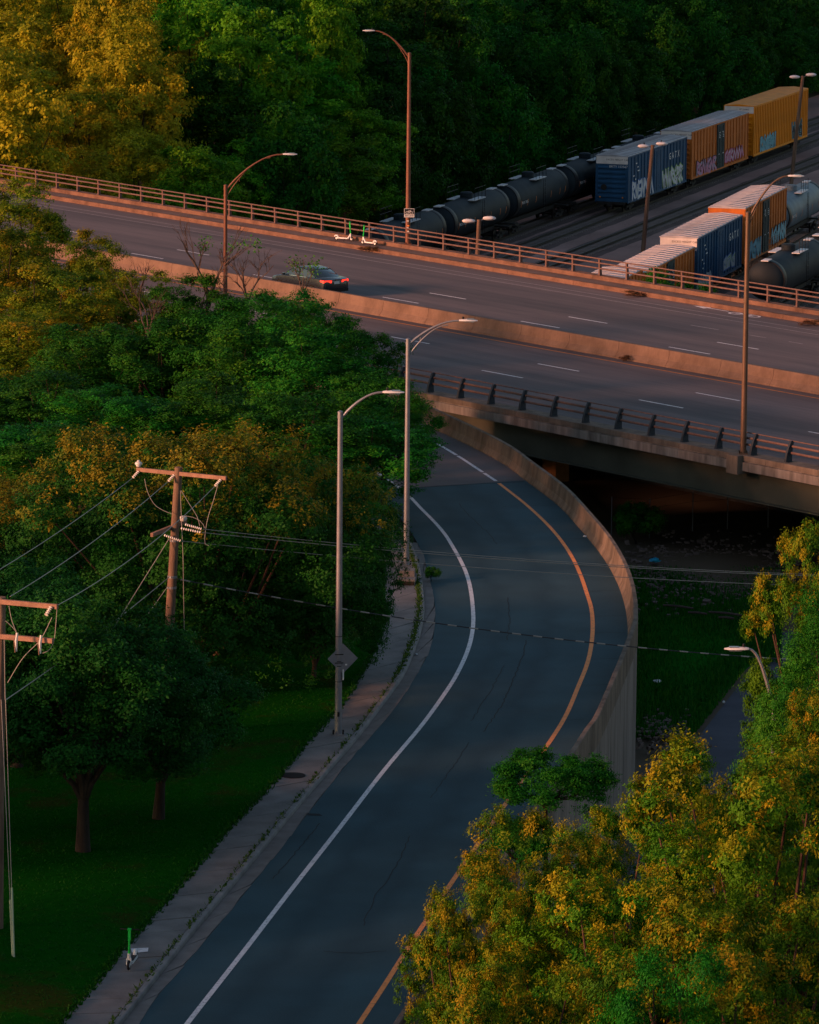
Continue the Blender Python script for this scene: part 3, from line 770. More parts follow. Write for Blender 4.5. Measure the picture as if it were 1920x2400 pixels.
lampN = street_lamp('tall bronze lamp post on the near edge of the bridge at the right', B(bx_at(1742, 158.25, .25), 158.25, .25), (1757, 500), (1885, 413), m_bronze, .15, .10, truss=.45)
mb = MB(); q = Binv(Vector(lampN.location)); mb.mm((q.x - .38, 157.55, -.62), (q.x + .38, 158.9, .246)); mb.build('lamp_bracket', m_parap, br)
lampL = street_lamp('brown lamp post with braced arm rising out of the trees beside the bridge', B(bx_at(528, 158.25, .25), 158.25, .25), (530, 436), (697, 362), m_brown, .13, .09, truss=.5)
lr_ = D(1816, 1620, 151); lr_.z = LOW
lampR = street_lamp('lamp with short curved arm half hidden by the right-hand trees', lr_, (1820, 1640), (1698, 1521), m_galv, .11, .08)
# sign on the lamp by the grass
sg = thing('diamond_sign', 'back of a grey diamond road sign strapped to the lamp by the grass', 'sign', Vector(lamp1.location) + Vector((.14, -.06, 2.72)), R(12))
mb = MB(); mb.box((0, 0, 0), (.76, .012, .76), Matrix.Rotation(R(45), 3, 'Y')); pl = mb.build('plate', m_galv, sg)
mb = MB(); mb.box((.12, -.009, -.22), (.07, .004, .05)); mb.build('sticker', m_white, pl)
for z in (-.3, .3):
    m2 = MB(); m2.box((-.13, -.02, z * .5), (.3, .02, .03)); m2.build('bracket', m_steel, sg)
bx = thing('sign_box', 'small narrow metal sign edge strapped low on the lamp by the grass', 'sign', Vector(lamp1.location) + Vector((.16, .02, 2.15)))
mb = MB(); mb.box((0, 0, 0), (.05, .3, .36)); mb.build('plate', m_head, bx)
# bike sign
bs = thing('bike_sign', 'black and white bike lane sign on the tall brown lamp post', 'sign', Vector(lampF.location) + Vector((.07, -.2, 1.95)))
mb = MB(); mb.mm((-.31, -.01, -.27), (.31, .01, .27)); mb.build('plate', m_head, bs)
mb = MB(); mb.mm((-.285, -.0135, -.09), (.285, -.011, .245)); mb.build('panel', m_dark, bs)
mb = MB()
for cx in (-.12, .12):
    pts = [(cx + .085 * math.cos(a), -.017, .02 + .085 * math.sin(a)) for a in [2 * math.pi * i / 14 for i in range(15)]]; mb.tube(pts, .011, 5)
mb.tube([(-.12, -.017, .02), (-.05, -.017, .13), (.07, -.017, .13), (.12, -.017, .02)], .011, 5); mb.tube([(-.05, -.017, .13), (0, -.017, .02), (.07, -.017, .13), (.05, -.017, .19)], .011, 5)
mb.build('bicycle_symbol', m_white, bs)
put('lettering', text_mesh('BIKE LANE', .115, m_dark), bs, loc=(0, -.0145, -.18), rot=(R(90), 0, 0))
for k, (dz, cm) in enumerate(((1.45, m_porc), (1.15, m_yellow), (1.02, m_porc), (.8, m_porc))):
    mb = MB(); mb.box((-.02 + .03 * (k % 2), -.158, dz), (.12, .012, .08)); mb.build('sticker', cm, lampF)

# ------------------------------------------------------------------ rail yard lamps
YD = 'double headed lamps on wooden poles in the rail yard'
def yard_lamp(label, base_px, top_px):
    b_ = P(base_px[0], base_px[1], YARD); tp = D(top_px[0], top_px[1], b_.y)
    t = thing('yard_lamp', label, 'yard lamp', b_, 0, YD); h = tp.z - b_.z; dx = tp.x - b_.x - (h * .0)
    mb = MB(); mb.tube([(0, 0, -.5), (dx * .5, 0, h * .5), (dx, 0, h)], [.2, .175, .15], 10); mb.build('pole', m_wood, t, True)
    for s_, oz in ((-1, -.1), (1, .12)):
        mb = MB(); mb.tube([(dx, 0, h - .15), (dx + s_ * .45, 0, h + oz)], .035, 6); mb.build('arm', m_galv, t)
        mb = MB(); vs_ = MB()
        st = [(-.05, .02), (.03, .17), (.3, .26), (.6, .27), (.85, .19), (.95, .03)]
        q = [(s_ * f + dx + s_ * .32, hw * math.cos(a), h + oz + hw * .62 * math.sin(a)) for f, hw in st for a in [2 * math.pi * i / 12 for i in range(12)]]
        mb.add(q, [[i * 12 + k, i * 12 + (k + 1) % 12, (i + 1) * 12 + (k + 1) % 12, (i + 1) * 12 + k] for i in range(5) for k in range(12)] + [list(range(12)), list(range(60, 72))])
        hd = mb.build('lamp_head', m_head, t, True)
        m2 = MB(); m2.lathe([(.05, 0), (.05, .12), (.02, .15)], n=8, c=(dx + s_ * .72, 0, h + oz + .15)); m2.build('light_sensor', m_dark, hd)
    return t
yard_lamp('double headed yard lamp on a wooden pole beside the tank cars', (1112, 770), (1123, 515))
yard_lamp('double headed yard lamp on a leaning pole in front of the blue boxcar', (1506, 592), (1530, 340))
yard_lamp('double headed yard lamp on a tall pole in front of the yellow boxcar', (1853, 437), (1882, 178))

# ------------------------------------------------------------------ utility poles and wires
def insulator(t, p, d, L=.42, n=7, r=.07):
    d = Vector(d).normalized(); p = Vector(p); pts, rad = [], []
    for i in range(n):
        f = i / n
        pts += [p + d * L * f, p + d * L * (f + .5 / n), p + d * L * (f + .55 / n)]; rad += [r * .45, r, r * .45]
    mb = MB(); mb.tube(pts, rad, 10); return mb.build('insulator', m_porc, t, True)
U1 = P(383, 1722, .1); u1t = D(419, 1095, U1.y)
up1 = thing('utility_pole', 'wooden utility pole with long crossarm behind the park tree', 'utility pole', U1)
lean1 = Vector((u1t.x - U1.x, 0, 0)); h1 = u1t.z - U1.z
mb = MB(); mb.tube([(0, 0, -.5), tuple(lean1 * .5 + Vector((0, 0, h1 * .5))), tuple(lean1 + Vector((0, 0, h1)))], [.19, .165, .135], 14); mb.build('pole', m_wood, up1, True)
def at1(px, py, dY=0.0): return D(px, py, U1.y + dY) - U1
arm_a, arm_b = at1(322, 1098, 1.0), at1(531, 1119, -0.9)
dd = (arm_b - arm_a); ang = math.atan2(dd.y, dd.x)
rotA = dd.to_track_quat('X', 'Z').to_matrix()
mb = MB(); mb.box((arm_a + arm_b) / 2 + Vector((0, -.17, 0)), (dd.length, .10, .13), rotA); mb.build('crossarm', m_arm, up1)
ins = {}
for key, px, py, f in (('a', 318, 1100, .02), ('b', 408, 1108, .42), ('c', 515, 1122, .94)):
    q = arm_a.lerp(arm_b, f) + Vector((0, -.24, -.05)); d_ = Vector((-.62, -.72, -.62)); insulator(up1, q, d_, .36, 5, .055); ins[key] = q + d_.normalized() * .36
mb = MB(); mb.lathe([(.05, 0), (.09, .03), (.09, .08), (.13, .10), (.12, .16), (.05, .19), (.05, .23), (.02, .24)], n=14, c=arm_a + Vector((.05, -.1, .07))); mb.build('post_insulator', m_porc, up1, True)
a2, b2 = at1(356, 1254, -1.4), at1(436, 1222, 1.2); d2 = b2 - a2
mb = MB(); mb.box((a2 + b2) / 2, (d2.length, .1, .13), d2.to_track_quat('X', 'Z').to_matrix()); mb.build('crossarm', m_arm, up1)
mb = MB(); mb.lathe([(.06, 0), (.1, .03), (.13, .1), (.12, .17), (.04, .2)], n=14, c=at1(430, 1222, .4)); mb.build('post_insulator', m_porc, up1, True)
for (sx, sy), (ex, ey) in (((434, 1229), (474, 1240)), ((424, 1238), (472, 1248)), ((385, 1254), (425, 1268))):
    s_, e_ = at1(sx, sy, -.3), at1(ex, ey, -.3); insulator(up1, s_, e_ - s_, (e_ - s_).length, 9, .05)
for pts in ([(339, 1122), (345, 1150), (360, 1180), (380, 1195), (402, 1204)], [(425, 1150), (440, 1175), (462, 1210), (468, 1232)], [(511, 1136), (500, 1175), (487, 1215), (480, 1260), (482, 1277), (490, 1279)], [(432, 1209), (455, 1213), (474, 1225), (480, 1238)], [(423, 1150), (425, 1205), (429, 1300), (430, 1365), (432, 1480)]):
    mb = MB(); mb.tube(catmull([at1(x, y, -.25) for x, y in pts], .15), .012, 5); mb.build('jumper_wire', m_wire, up1)
for py in (1350, 1375, 1265):
    f = 1 - (py - 1095) / (1722 - 1095.); c_ = lean1 * f + Vector((0, 0, h1 * f)); mb = MB(); mb.lathe([(.172, -.04), (.172, .04)], n=14, c=c_); mb.build('band', m_galv, up1)
U2 = P(-8, 2175, .1); u2t = D(2, 1399, U2.y)
up2 = thing('utility_pole', 'orange-lit utility pole with two crossarms at the left edge', 'utility pole', U2)
h2 = u2t.z - U2.z; lean2 = Vector((u2t.x - U2.x, 0, 0))
mb = MB(); mb.tube([(0, 0, -.5), tuple(lean2 * .5 + Vector((0, 0, h2 * .5))), tuple(lean2 + Vector((0, 0, h2)))], [.2, .175, .15], 14); mb.build('pole', m_wood, up2, True)
def at2(px, py, dY=0.0): return D(px, py, U2.y + dY) - U2
for (xa, ya), (xb, yb) in (((-130, 1398), (135, 1422)), ((-120, 1481), (124, 1502))):
    a3, b3 = at2(xa, ya, .8 - .2), at2(xb, yb, -.8 - .2); d3 = b3 - a3
    mb = MB(); mb.box((a3 + b3) / 2, (d3.length, .11, .14), d3.to_track_quat('X', 'Z').to_matrix()); mb.build('crossarm', m_arm, up2)
insulator(up2, at2(120, 1422, -1.0), at2(105, 1447, -1.3) - at2(120, 1422, -1.0), .36, 5, .06)
for px in (41, 97):
    q = at2(px, 1492 + (px - 41) * .1, -.95)
    mb = MB(); mb.tube([q + Vector((0, -.05, .12)), q + Vector((-.03, -.1, -.1)), q + Vector((-.03, -.08, -.42))], [.035, .05, .03], 8); fc = mb.build('fuse_cutout', m_porc, up2, True)
    mb = MB(); mb.tube([q + Vector((-.03, -.05, .1)), q + Vector((-.09, -.12, -.05)), q + Vector((-.06, -.12, -.45))], .014, 6); mb.build('fuse_barrel', m_arm, fc)
for pts in ([(21, 1420), (28, 1455), (38, 1480), (41, 1492)], [(13, 1455), (30, 1470), (40, 1484)], [(134, 1425), (131, 1465), (127, 1500), (117, 1523), (100, 1531)], [(10, 1500), (11, 1560), (12, 1640)], [(122, 1447), (95, 1500), (55, 1540), (18, 1600)]):
    mb = MB(); mb.tube(catmull([at2(x, y, -.9) for x, y in pts], .15), .012, 5); mb.build('jumper_wire', m_wire, up2)
def wire(name, label, p0, p1, sag, r=.013, mat=m_wire, seg=24, cat='wire', mid=None):
    pts = []
    for i in range(seg + 1):
        f = i / seg; q = Vector(p0).lerp(Vector(p1), f); q.z -= sag * 4 * f * (1 - f); pts.append(q - Vector(p0))
    mb = MB(); mb.tube(pts, r, 6)
    o = mb.build(name, mat, None); o.location = p0
    return tag(o, label, cat, None)
wire('overhead_wire', 'highest wire running left from the long crossarm past the left edge', U1 + ins['a'], D(-115, 1400, U2.y + .6), .18)
wire('overhead_wire', 'wire from the middle of the long crossarm to the left pole top', U1 + ins['b'], D(24, 1398, U2.y), .18)
wire('overhead_wire', 'wire from the right end of the long crossarm to the left crossarm tip', U1 + ins['c'], D(136, 1418, U2.y - .9), .30)
wire('overhead_cable', 'lowest cable between the two wooden poles', U1 + at1(397, 1352, -.2), D(2, 1648, U2.y), .12, .016)
YW = 186.0
def rw(label, s, e, sag, r=.012, mat=m_wire, nm='overhead_wire', Y1=YW):
    return wire(nm, label, D(s[0], s[1], U1.y - .3), D(e[0], e[1], Y1), sag, r, mat, 40)
rw('uppermost of three thin wires crossing the ramp to the right', (476, 1240), (2120, 1352), .30)
rw('middle of three thin wires crossing the ramp to the right', (474, 1248), (2120, 1356), .27, .014)
rw('lowest of three thin wires crossing the ramp to the right', (425, 1268), (2120, 1380), .27)
tw = rw('dark wrapped cable crossing the ramp below the thin wires', (416, 1357), (2120, 1558), .55, .022, m_cable, 'overhead_cable')
s0, s1 = D(416, 1357, U1.y - .3), D(2120, 1558, YW)
for i in range(34):                              # pale lashing showing along the wrapped cable
    pts = []
    for k in range(3):
        f = .004 + i / 34 * .99 + k * .006; q = s0.lerp(s1, f); q.z -= .55 * 4 * f * (1 - f); pts.append(q - s0)
    mb = MB(); mb.tube(pts, .026, 6); mb.build('lashing', m_wire, tw)
g0 = P(300, 1880, .1)
wire('guy_wire', 'upper guy wire slanting down left from the wooden pole into the trees', U1 + at1(397, 1262, -.15), D(255, 1490, U1.y - 2.2), .0, .014)
wire('guy_wire', 'lower guy wire slanting down left from the wooden pole', U1 + at1(393, 1375, -.15), D(318, 1480, U1.y - 1.2), .0, .012)
for lbl, top, bot, gtop in (('short pale guy wire guard at the left edge of the lawn', (3, 1640), (30, 2240), (19, 2110)), ('tall pale guy wire guard at the left edge of the lawn', (12, 1600), (33, 2243), (30, 2082))):
    bq = P(bot[0], bot[1], .1); tq = D(top[0], top[1], U2.y - .25); f = (bot[1] - gtop[1]) / (bot[1] - top[1]) 
    t = thing('guy_wire', lbl, 'guy wire', bq)
    mb = MB(); mb.tube([(0, 0, -.1), tuple((tq - bq))], .010, 5); mb.build('cable', m_wire, t)
    mb = MB(); mb.tube([(0, 0, -.05), tuple((tq - bq) * f)], .032, 8); mb.build('guard', m_guard, t, True)

# ------------------------------------------------------------------ scooters
m_scw = M('scooter white', (0.62, 0.60, 0.60), .4, .06); m_scg = M('scooter green', (0.01, 0.42, 0.05), .4, .06)
def scooter(label, loc, rz, steer=0.0):
    t = thing('electric_scooter', label, 'scooter', loc, rz, 'parked electric scooters', 1.04)
    def wheel(x, y=0):
        mb = MB(); mb.lathe([(.06, -.025), (.125, -.03), (.135, -.015), (.135, .015), (.125, .03), (.06, .025)], 'y', 18, (x, y, .135)); w = mb.build('wheel', m_dark, t, True)
        mb = MB(); mb.lathe([(.02, -.035), (.065, -.032), (.065, .032), (.02, .035)], 'y', 12, (x, y, .135)); mb.build('hub', m_scw, w, True)
    wheel(.50); wheel(-.48)
    mb = MB(); mb.prism([(-.36, -.085), (.28, -.085), (.34, -.05), (.34, .05), (.28, .085), (-.36, .085), (-.42, .05), (-.42, -.05)], .13, .20); dk = mb.build('deck', m_scw, t)
    mb = MB(); mb.mm((-.34, -.075, .202), (.26, .075, .212)); mb.build('deck_mat', m_dark, dk)
    mb = MB(); mb.tube([(.26, 0, .17), (.33, 0, .22), (.43, 0, .40), (.452, 0, .46)], [.055, .05, .04, .036], 10); mb.build('neck', m_scw, t, True)
    for s_ in (-1, 1):
        mb = MB(); mb.tube([(.455, s_ * .03, .34), (.47, s_ * .055, .29), (.50, s_ * .055, .135)], [.022, .02, .018], 8); mb.build('fork', m_scw, t, True)
    mb = MB(); mb.tube([(.44, 0, .28), (.455, 0, .46)], .045, 10); mb.build('head_tube', m_scw, t, True)
    mb = MB(); mb.tube([(.452, 0, .455), (.41, 0, .80), (.385, 0, 1.10)], [.034, .03, .028], 10); st = mb.build('stem', m_scg, t, True)
    mb = MB(); mb.box((.40, 0, .95), (.07, .07, .26), Matrix.Rotation(R(-6), 3, 'Y')); mb.build('stem_casing', m_scg, st)
    mb = MB(); mb.tube([(.35, -.27, 1.12), (.38, -.12, 1.125), (.38, .12, 1.125), (.35, .27, 1.12)], .016, 8); hb = mb.build('handlebar', m_dark, t, True)
    for s_ in (-1, 1):
        mb = MB(); mb.tube([(.35, s_ * .27, 1.12), (.365, s_ * .17, 1.122)], .021, 8); mb.build('grip', m_dark, hb)
    mb = MB(); mb.box((.39, 0, 1.13), (.09, .10, .05)); mb.build('display', m_scg, hb)
    mb = MB(); mb.tube([(-.34, 0, .19), (-.42, 0, .285), (-.52, 0, .29), (-.61, 0, .23)], [.05, .055, .055, .04], 8); mb.build('fender', m_scw, t, True)
    mb = MB(); mb.tube([(.1, -.07, .13), (.06, -.18, .0)], .012, 6); mb.build('kickstand', m_steel, t)
    return t
fgp = P(300, 2272, .15)
scooter('green and white scooter parked on the near sidewalk facing the camera', fgp + Vector((.1, .45, 0)), R(-98))
wz = .245
sA = B(bx_at(806, 193.3, wz), 193.3, wz); scooter('left of the two scooters on the bridge walk, its deck seen from the side', sA + Vector((0, 0, 0)), R(-24))
sB = B(bx_at(865, 193.2, wz), 193.2, wz); scooter('right of the two scooters on the bridge walk, its rear wheel nearest', sB, R(139))

# ------------------------------------------------------------------ car
m_car = M('black car paint', (0.012, 0.016, 0.022), .22, .1, spec=.6); m_glass = M('car glass', (0.012, 0.022, 0.026), .06, .05, spec=.8)
m_tail = M('tail lamp', (0.45, 0.012, 0.008), .3, .05, emit=((1.0, .03, .015), 1.6)); m_chrome = M('chrome', (0.6, 0.6, 0.6), .15, .05, metal=1.0); m_tyre = M('tyre', (0.012, 0.012, 0.012), .9)
car = thing('parked_car', 'dark sedan with red tail lights driving away on the bridge', 'car', B(bx_at(724, 177.7), 177.7, 0), BA + math.pi, None, 1.07)
car.name = 'sedan_car'
def loft(stations, name, mat, parent, closed=True, smooth=True):      # stations: x and half section (y, z) from bottom to top
    mb = MB(); k = len(stations[0][1]); vs_ = []
    for x, sec in stations:
        ring = [(x, y, z) for y, z in sec] + [(x, -y, z) for y, z in reversed(sec)]
        vs_ += ring
    n = 2 * k; fs = []
    for i in range(len(stations) - 1):
        for j in range(n):
            fs.append([i * n + j, i * n + (j + 1) % n, (i + 1) * n + (j + 1) % n, (i + 1) * n + j])
    fs += [list(range(n)), [(len(stations) - 1) * n + j for j in range(n)]]
    mb.add(vs_, fs); return mb.build(name, mat, parent, smooth)
def sec(w, zb, zm, zt, cr=.9): return [(w * .86, zb), (w, zb + .12), (w, zm), (w * .97, zt - .05), (w * cr, zt)]
body = loft([(-2.42, sec(.70, .38, .58, .86)), (-2.36, sec(.84, .30, .62, .98)), (-2.15, sec(.90, .24, .66, 1.02)), (-1.6, sec(.92, .22, .68, 1.03)), (-.6, sec(.925, .22, .68, .98)), (.6, sec(.925, .22, .66, .95)), (1.1, sec(.92, .22, .64, .94)), (1.7, sec(.90, .24, .60, .86)), (2.15, sec(.84, .26, .55, .76)), (2.38, sec(.70, .32, .50, .66)), (2.43, sec(.58, .36, .48, .60))], 'body', m_car, car)
cab = loft([(-1.75, [(.76, .98), (.76, 1.0), (.72, 1.02)]), (-1.25, [(.80, .96), (.74, 1.2), (.66, 1.26)]), (-.75, [(.82, .96), (.72, 1.36), (.60, 1.42)]), (-.1, [(.82, .95), (.71, 1.40), (.58, 1.455)]), (.45, [(.82, .95), (.72, 1.32), (.60, 1.38)]), (.85, [(.82, .94), (.76, 1.12), (.68, 1.16)]), (1.3, [(.80, .92), (.78, .94), (.74, .95)])], 'cabin_glass', m_glass, car)
loft([(-.95, [(.62, 1.33), (.60, 1.375)]), (-.5, [(.66, 1.415), (.58, 1.452)]), (0, [(.66, 1.435), (.56, 1.468)]), (.4, [(.66, 1.38), (.58, 1.408)])], 'roof', m_car, cab)
for s_ in (-1, 1):
    mb = MB(); mb.tube([(-1.62, s_ * .775, 1.0), (-1.2, s_ * .755, 1.2), (-.8, s_ * .70, 1.385)], .035, 6); mb.build('rear_pillar', m_car, cab, True)
    mb = MB(); mb.tube([(-.2, s_ * .835, .96), (-.2, s_ * .725, 1.4)], .03, 6); mb.build('door_pillar', m_car, cab, True)
    mb = MB(); mb.tube([(1.2, s_ * .79, .96), (.42, s_ * .69, 1.39)], .032, 6); mb.build('windscreen_pillar', m_car, cab, True)
    mb = MB(); mb.tube([(-1.5, s_ * .84, .985), (.9, s_ * .84, .955)], .012, 5); mb.build('window_trim', m_chrome, cab)
    mb = MB(); mb.add([(-2.43, s_ * .34, .80), (-2.46, s_ * .34, .93), (-2.40, s_ * .82, .95), (-2.37, s_ * .84, .82), (-2.15, s_ * .905, .88), (-2.15, s_ * .90, .96)], [[0, 1, 2, 3], [3, 2, 5, 4]]); mb.build('tail_light', m_tail, car)
    mb = MB(); mb.box((.95, s_ * 1.0, 1.0), (.12, .16, .11)); mb.build('mirror', m_car, car)
    for xd in (-.9, .15):
        mb = MB(); mb.box((xd, s_ * .93, .86), (.16, .02, .03)); mb.build('door_handle', m_chrome, car)
    mb = MB(); mb.add([(2.30, s_ * .45, .55), (2.28, s_ * .72, .60), (2.05, s_ * .85, .68), (2.05, s_ * .84, .60), (2.36, s_ * .5, .5)], [[0, 1, 2, 3, 4]]); mb.build('headlight', m_chrome, car)
    for xw in (-1.42, 1.42):
        mb = MB(); mb.lathe([(.2, -.10), (.31, -.11), (.335, -.07), (.335, .07), (.31, .11), (.2, .10)], 'y', 22, (xw, s_ * .83, .335)); w_ = mb.build('wheel', m_tyre, car, True)
        mb = MB(); mb.lathe([(.02, s_ * .10), (.21, s_ * .115), (.215, s_ * .09)], 'y', 14, (xw, s_ * .83, .335)); mb.build('rim', m_galv, w_, True)
mb = MB(); mb.box((-2.45, 0, .80), (.02, .34, .14)); mb.build('license_plate', m_head, car)
mb = MB(); mb.tube([(-2.42, -.82, .965), (-2.45, 0, .99), (-2.42, .82, .965)], .018, 6); mb.build('trunk_trim', m_chrome, car)
mb = MB(); mb.mm((-2.46, -.78, .30), (-2.36, .78, .46)); mb.build('rear_bumper', m_dark, car)
mb = MB(); mb.box((-2.43, 0, .92), (.02, .1, .05)); mb.build('emblem', m_chrome, car)

# ------------------------------------------------------------------ rail yard: tracks
TR = {}
def track(key, pa, pb, label, ext=(40, 140), ties=True):
    a_, b_ = (pa, pb) if isinstance(pa, Vector) else (P(pa[0], pa[1], YARD), P(pb[0], pb[1], YARD))
    d = (b_ - a_).normalized(); TR[key] = (a_, d)
    s_, e_ = a_ - d * ext[0], b_ + d * ext[1]; L = (e_ - s_).length
    rz = math.atan2(d.y, d.x)
    t = thing('railway_track', label, 'railway track', s_, rz)
    mb = MB(); n = int(L / 2); vs_ = []
    for i in range(n + 1):
        x = L * i / n
        for y, z in ((-2.1, -.05), (-1.35, .10), (1.35, .10), (2.1, -.05)): vs_.append((x, y + random.uniform(-.12, .12), z))
    mb.add(vs_, [[i * 4 + k, i * 4 + k + 1, (i + 1) * 4 + k + 1, (i + 1) * 4 + k] for i in range(n) for k in range(3)]); mb.build('ballast_bed', m_ballast, t)
    mb = MB(); mb.box((0, 0, .12), (.23, 2.6, .12)); tm = mb.mesh('tie', m_tie)
    k = 0; x = 0.3
    while x < L and k < 295:
        o = put('tie', tm, t, loc=(x, random.uniform(-.04, .04), random.uniform(-.02, .015)), rot=(0, 0, random.uniform(-.03, .03))); x += .62 if L < 185 else L / 294; k += 1
    for y in (-.75, .75):
        mb = MB(); mb.mm((0, y - .045, .30), (L, y + .045, .345)); mb.mm((0, y - .02, .2), (L, y + .02, .30)); mb.mm((0, y - .085, .18), (L, y + .085, .2)); mb.build('rail', m_steel, t)
    return t
track('T2', (1250, 577), (1870, 343), 'track leading out from under the blue boxcar and the yellow boxcar', (30, 90))
_d2 = TR['T2'][1]
_pb = P(1270, 524, YARD)
track('T1', _pb - _d2 * 60, _pb + _d2 * 120, 'track under the row of black tank cars', (0, 0))
track('T3', (1332, 607), (1920, 378), 'empty track between the two rows of boxcars', (40, 60))
track('T4', (1640, 690), (1812, 592), 'track under the nearer row of boxcars', (55, 100))
track('T5', (1790, 752), (1930, 676), 'track under the black tank car at the right edge', (40, 70))
def s_at_x(key, px):                     # distance along a track where its centre line meets the photograph column px
    a_, d = TR[key]; lo, hi = -200.0, 400.0
    f = lambda s_: (lambda c: 960 + FPX * c.x / -c.z)(CAMROT.transposed() @ (a_ + d * s_ - Vector((0, 0, CAMH))))
    for _ in range(60):
        m_ = (lo + hi) / 2
        if f(m_) < px: lo = m_
        else: hi = m_
    return lo
def on_track(key, px, py):                      # the point of a track nearest to a photograph point on the yard
    a_, d = TR[key]; q = P(px, py, YARD); return (q - a_).dot(d)
def tpos(key, s_): a_, d = TR[key]; p = a_ + d * s_; return (p.x, p.y, YARD + .345), math.atan2(d.y, d.x)

# ------------------------------------------------------------------ rail cars
m_blue = M('blue boxcar paint', (0.016, 0.060, 0.125), .55, .25, 1.2, stretch=(1, 1, .4)); m_orange = M('orange boxcar paint', (0.46, 0.125, 0.022), .6, .3, 1.2, stretch=(1, 1, .4)); m_yelcar = M('yellow boxcar paint', (0.66, 0.21, 0.008), .55, .2, 1.0, stretch=(1, 1, .4))
m_roof = M('galvanised roof', (0.33, 0.32, 0.34), .5, .3, 1.0, metal=.2); m_roofw = M('white roof', (0.40, 0.37, 0.38), .6, .25, 1.0); m_band = M('white end band', (0.58, 0.52, 0.49), .6, .15)
m_doorb = M('black green door', (0.018, 0.034, 0.038), .6, .25, 1.5); m_truck = M('truck iron', (0.022, 0.02, 0.019), .8, .3); m_rust = M('rusty car', (0.10, 0.028, 0.02), .85, .4, 1.5)
m_tank = M('black tank', (0.010, 0.016, 0.021), .65, .3, .8); m_tankg = M('grey tank', (0.10, 0.135, 0.16), .5, .25, .8); m_orst = M('reflector stripe', (0.5, 0.16, 0.04), .5, .1)
m_ltr = M('white lettering', (0.55, 0.53, 0.52), .6, .1); m_amber = M('amber reflector', (0.75, 0.22, 0.01), .3, .05)
GC = {k: M('spray paint ' + k, c, .6, .15) for k, c in dict(white=(.52, .52, .54), blue=(.03, .10, .30), lime=(.16, .30, .03), teal=(.06, .28, .34), pink=(.50, .20, .30), black=(.012, .012, .014), silver=(.33, .36, .38), cyan=(.18, .36, .42), red=(.30, .03, .04), violet=(.12, .05, .22)).items()}
_share = {}
def shared(key, fn):
    if key not in _share: _share[key] = fn()
    return _share[key]
def bogie(t, x):
    b_ = bpy.data.objects.new('truck', None); C.objects.link(b_); b_.parent = t; b_.location = (x, 0, 0); b_.empty_display_size = .2
    def fr():
        mb = MB()
        for s_ in (-1, 1):
            mb.mm((-1.15, s_ * 1.0 - .07, .36), (1.15, s_ * 1.0 + .07, .56)); mb.mm((-.45, s_ * 1.0 - .1, .2), (.45, s_ * 1.0 + .1, .62))
        mb.mm((-.2, -1.1, .45), (.2, 1.1, .7)); return mb.mesh('side_frame', m_truck)
    put('side_frame', shared('bf', fr), b_)
    wm = shared('wh', lambda: MB().lathe([(.08, -.78), (.46, -.78), (.42, -.66), (.08, -.66), (.08, .66), (.42, .66), (.46, .78), (.08, .78)], 'y', 18).mesh('wheelset', m_steel, True))
    for xx in (-.89, .89): put('wheelset', wm, b_, loc=(xx, 0, .44))
def graffiti(t, side_y, x0, x1, z0, z1, seed, cols, sgn):
    rn = random.Random(seed); n = max(3, int((x1 - x0) / .9)); wl = (x1 - x0) / n
    layers = [MB(), MB(), MB()]
    def stroke(mb, pts, w, y):
        for i in range(len(pts) - 1):
            a_, b_ = Vector((pts[i][0], 0, pts[i][1])), Vector((pts[i + 1][0], 0, pts[i + 1][1])); d = (b_ - a_)
            if d.length < 1e-4: continue
            d.normalize(); nn = Vector((-d.z, 0, d.x)) * w; e = d * w * .6
            mb.add([Vector((0, y, 0)) + q for q in (a_ - e + nn, a_ - e - nn, b_ + e - nn, b_ + e + nn)], [[0, 1, 2, 3]])
    for i in range(n):
        cx = x0 + wl * (i + .5); kind = rn.randint(0, 5)
        pts = {0: [(-.5, 0), (-.1, 1), (.5, .0)], 1: [(-.4, 0), (-.4, 1), (.4, .8), (-.3, .5), (.5, 0)], 2: [(.5, .9), (-.4, .8), (-.3, .5), (.4, .45), (.4, .05), (-.5, .1)], 3: [(-.5, 1), (-.1, 0), (.1, .7), (.3, 0), (.5, 1)], 4: [(.4, 1), (-.4, .6), (-.4, .1), (.4, .0), (.3, .5), (0, .45)], 5: [(-.4, 0), (-.4, 1), (.4, 0), (.4, 1)]}[kind]
        q = [(cx + p[0] * wl * rn.uniform(.8, 1.2), z0 + .2 + (z1 - z0 - .4) * min(1, max(0, p[1] + rn.uniform(-.12, .12)))) for p in pts]
        stroke(layers[0], q, .25, side_y + sgn * (.004 + .0004 * i)); stroke(layers[1], q, .155, side_y + sgn * (.010 + .0004 * i))
        for _ in range(2):
            u = rn.randint(0, len(q) - 2); stroke(layers[2], [q[u], (q[u][0] * .5 + q[u + 1][0] * .5, q[u][1] * .5 + q[u + 1][1] * .5)], .055, side_y + sgn * (.016 + .0004 * i))
    for k, (mb, c) in enumerate(zip(layers, cols)): mb.build('graffiti', GC[c], t)['kind'] = 'stuff'
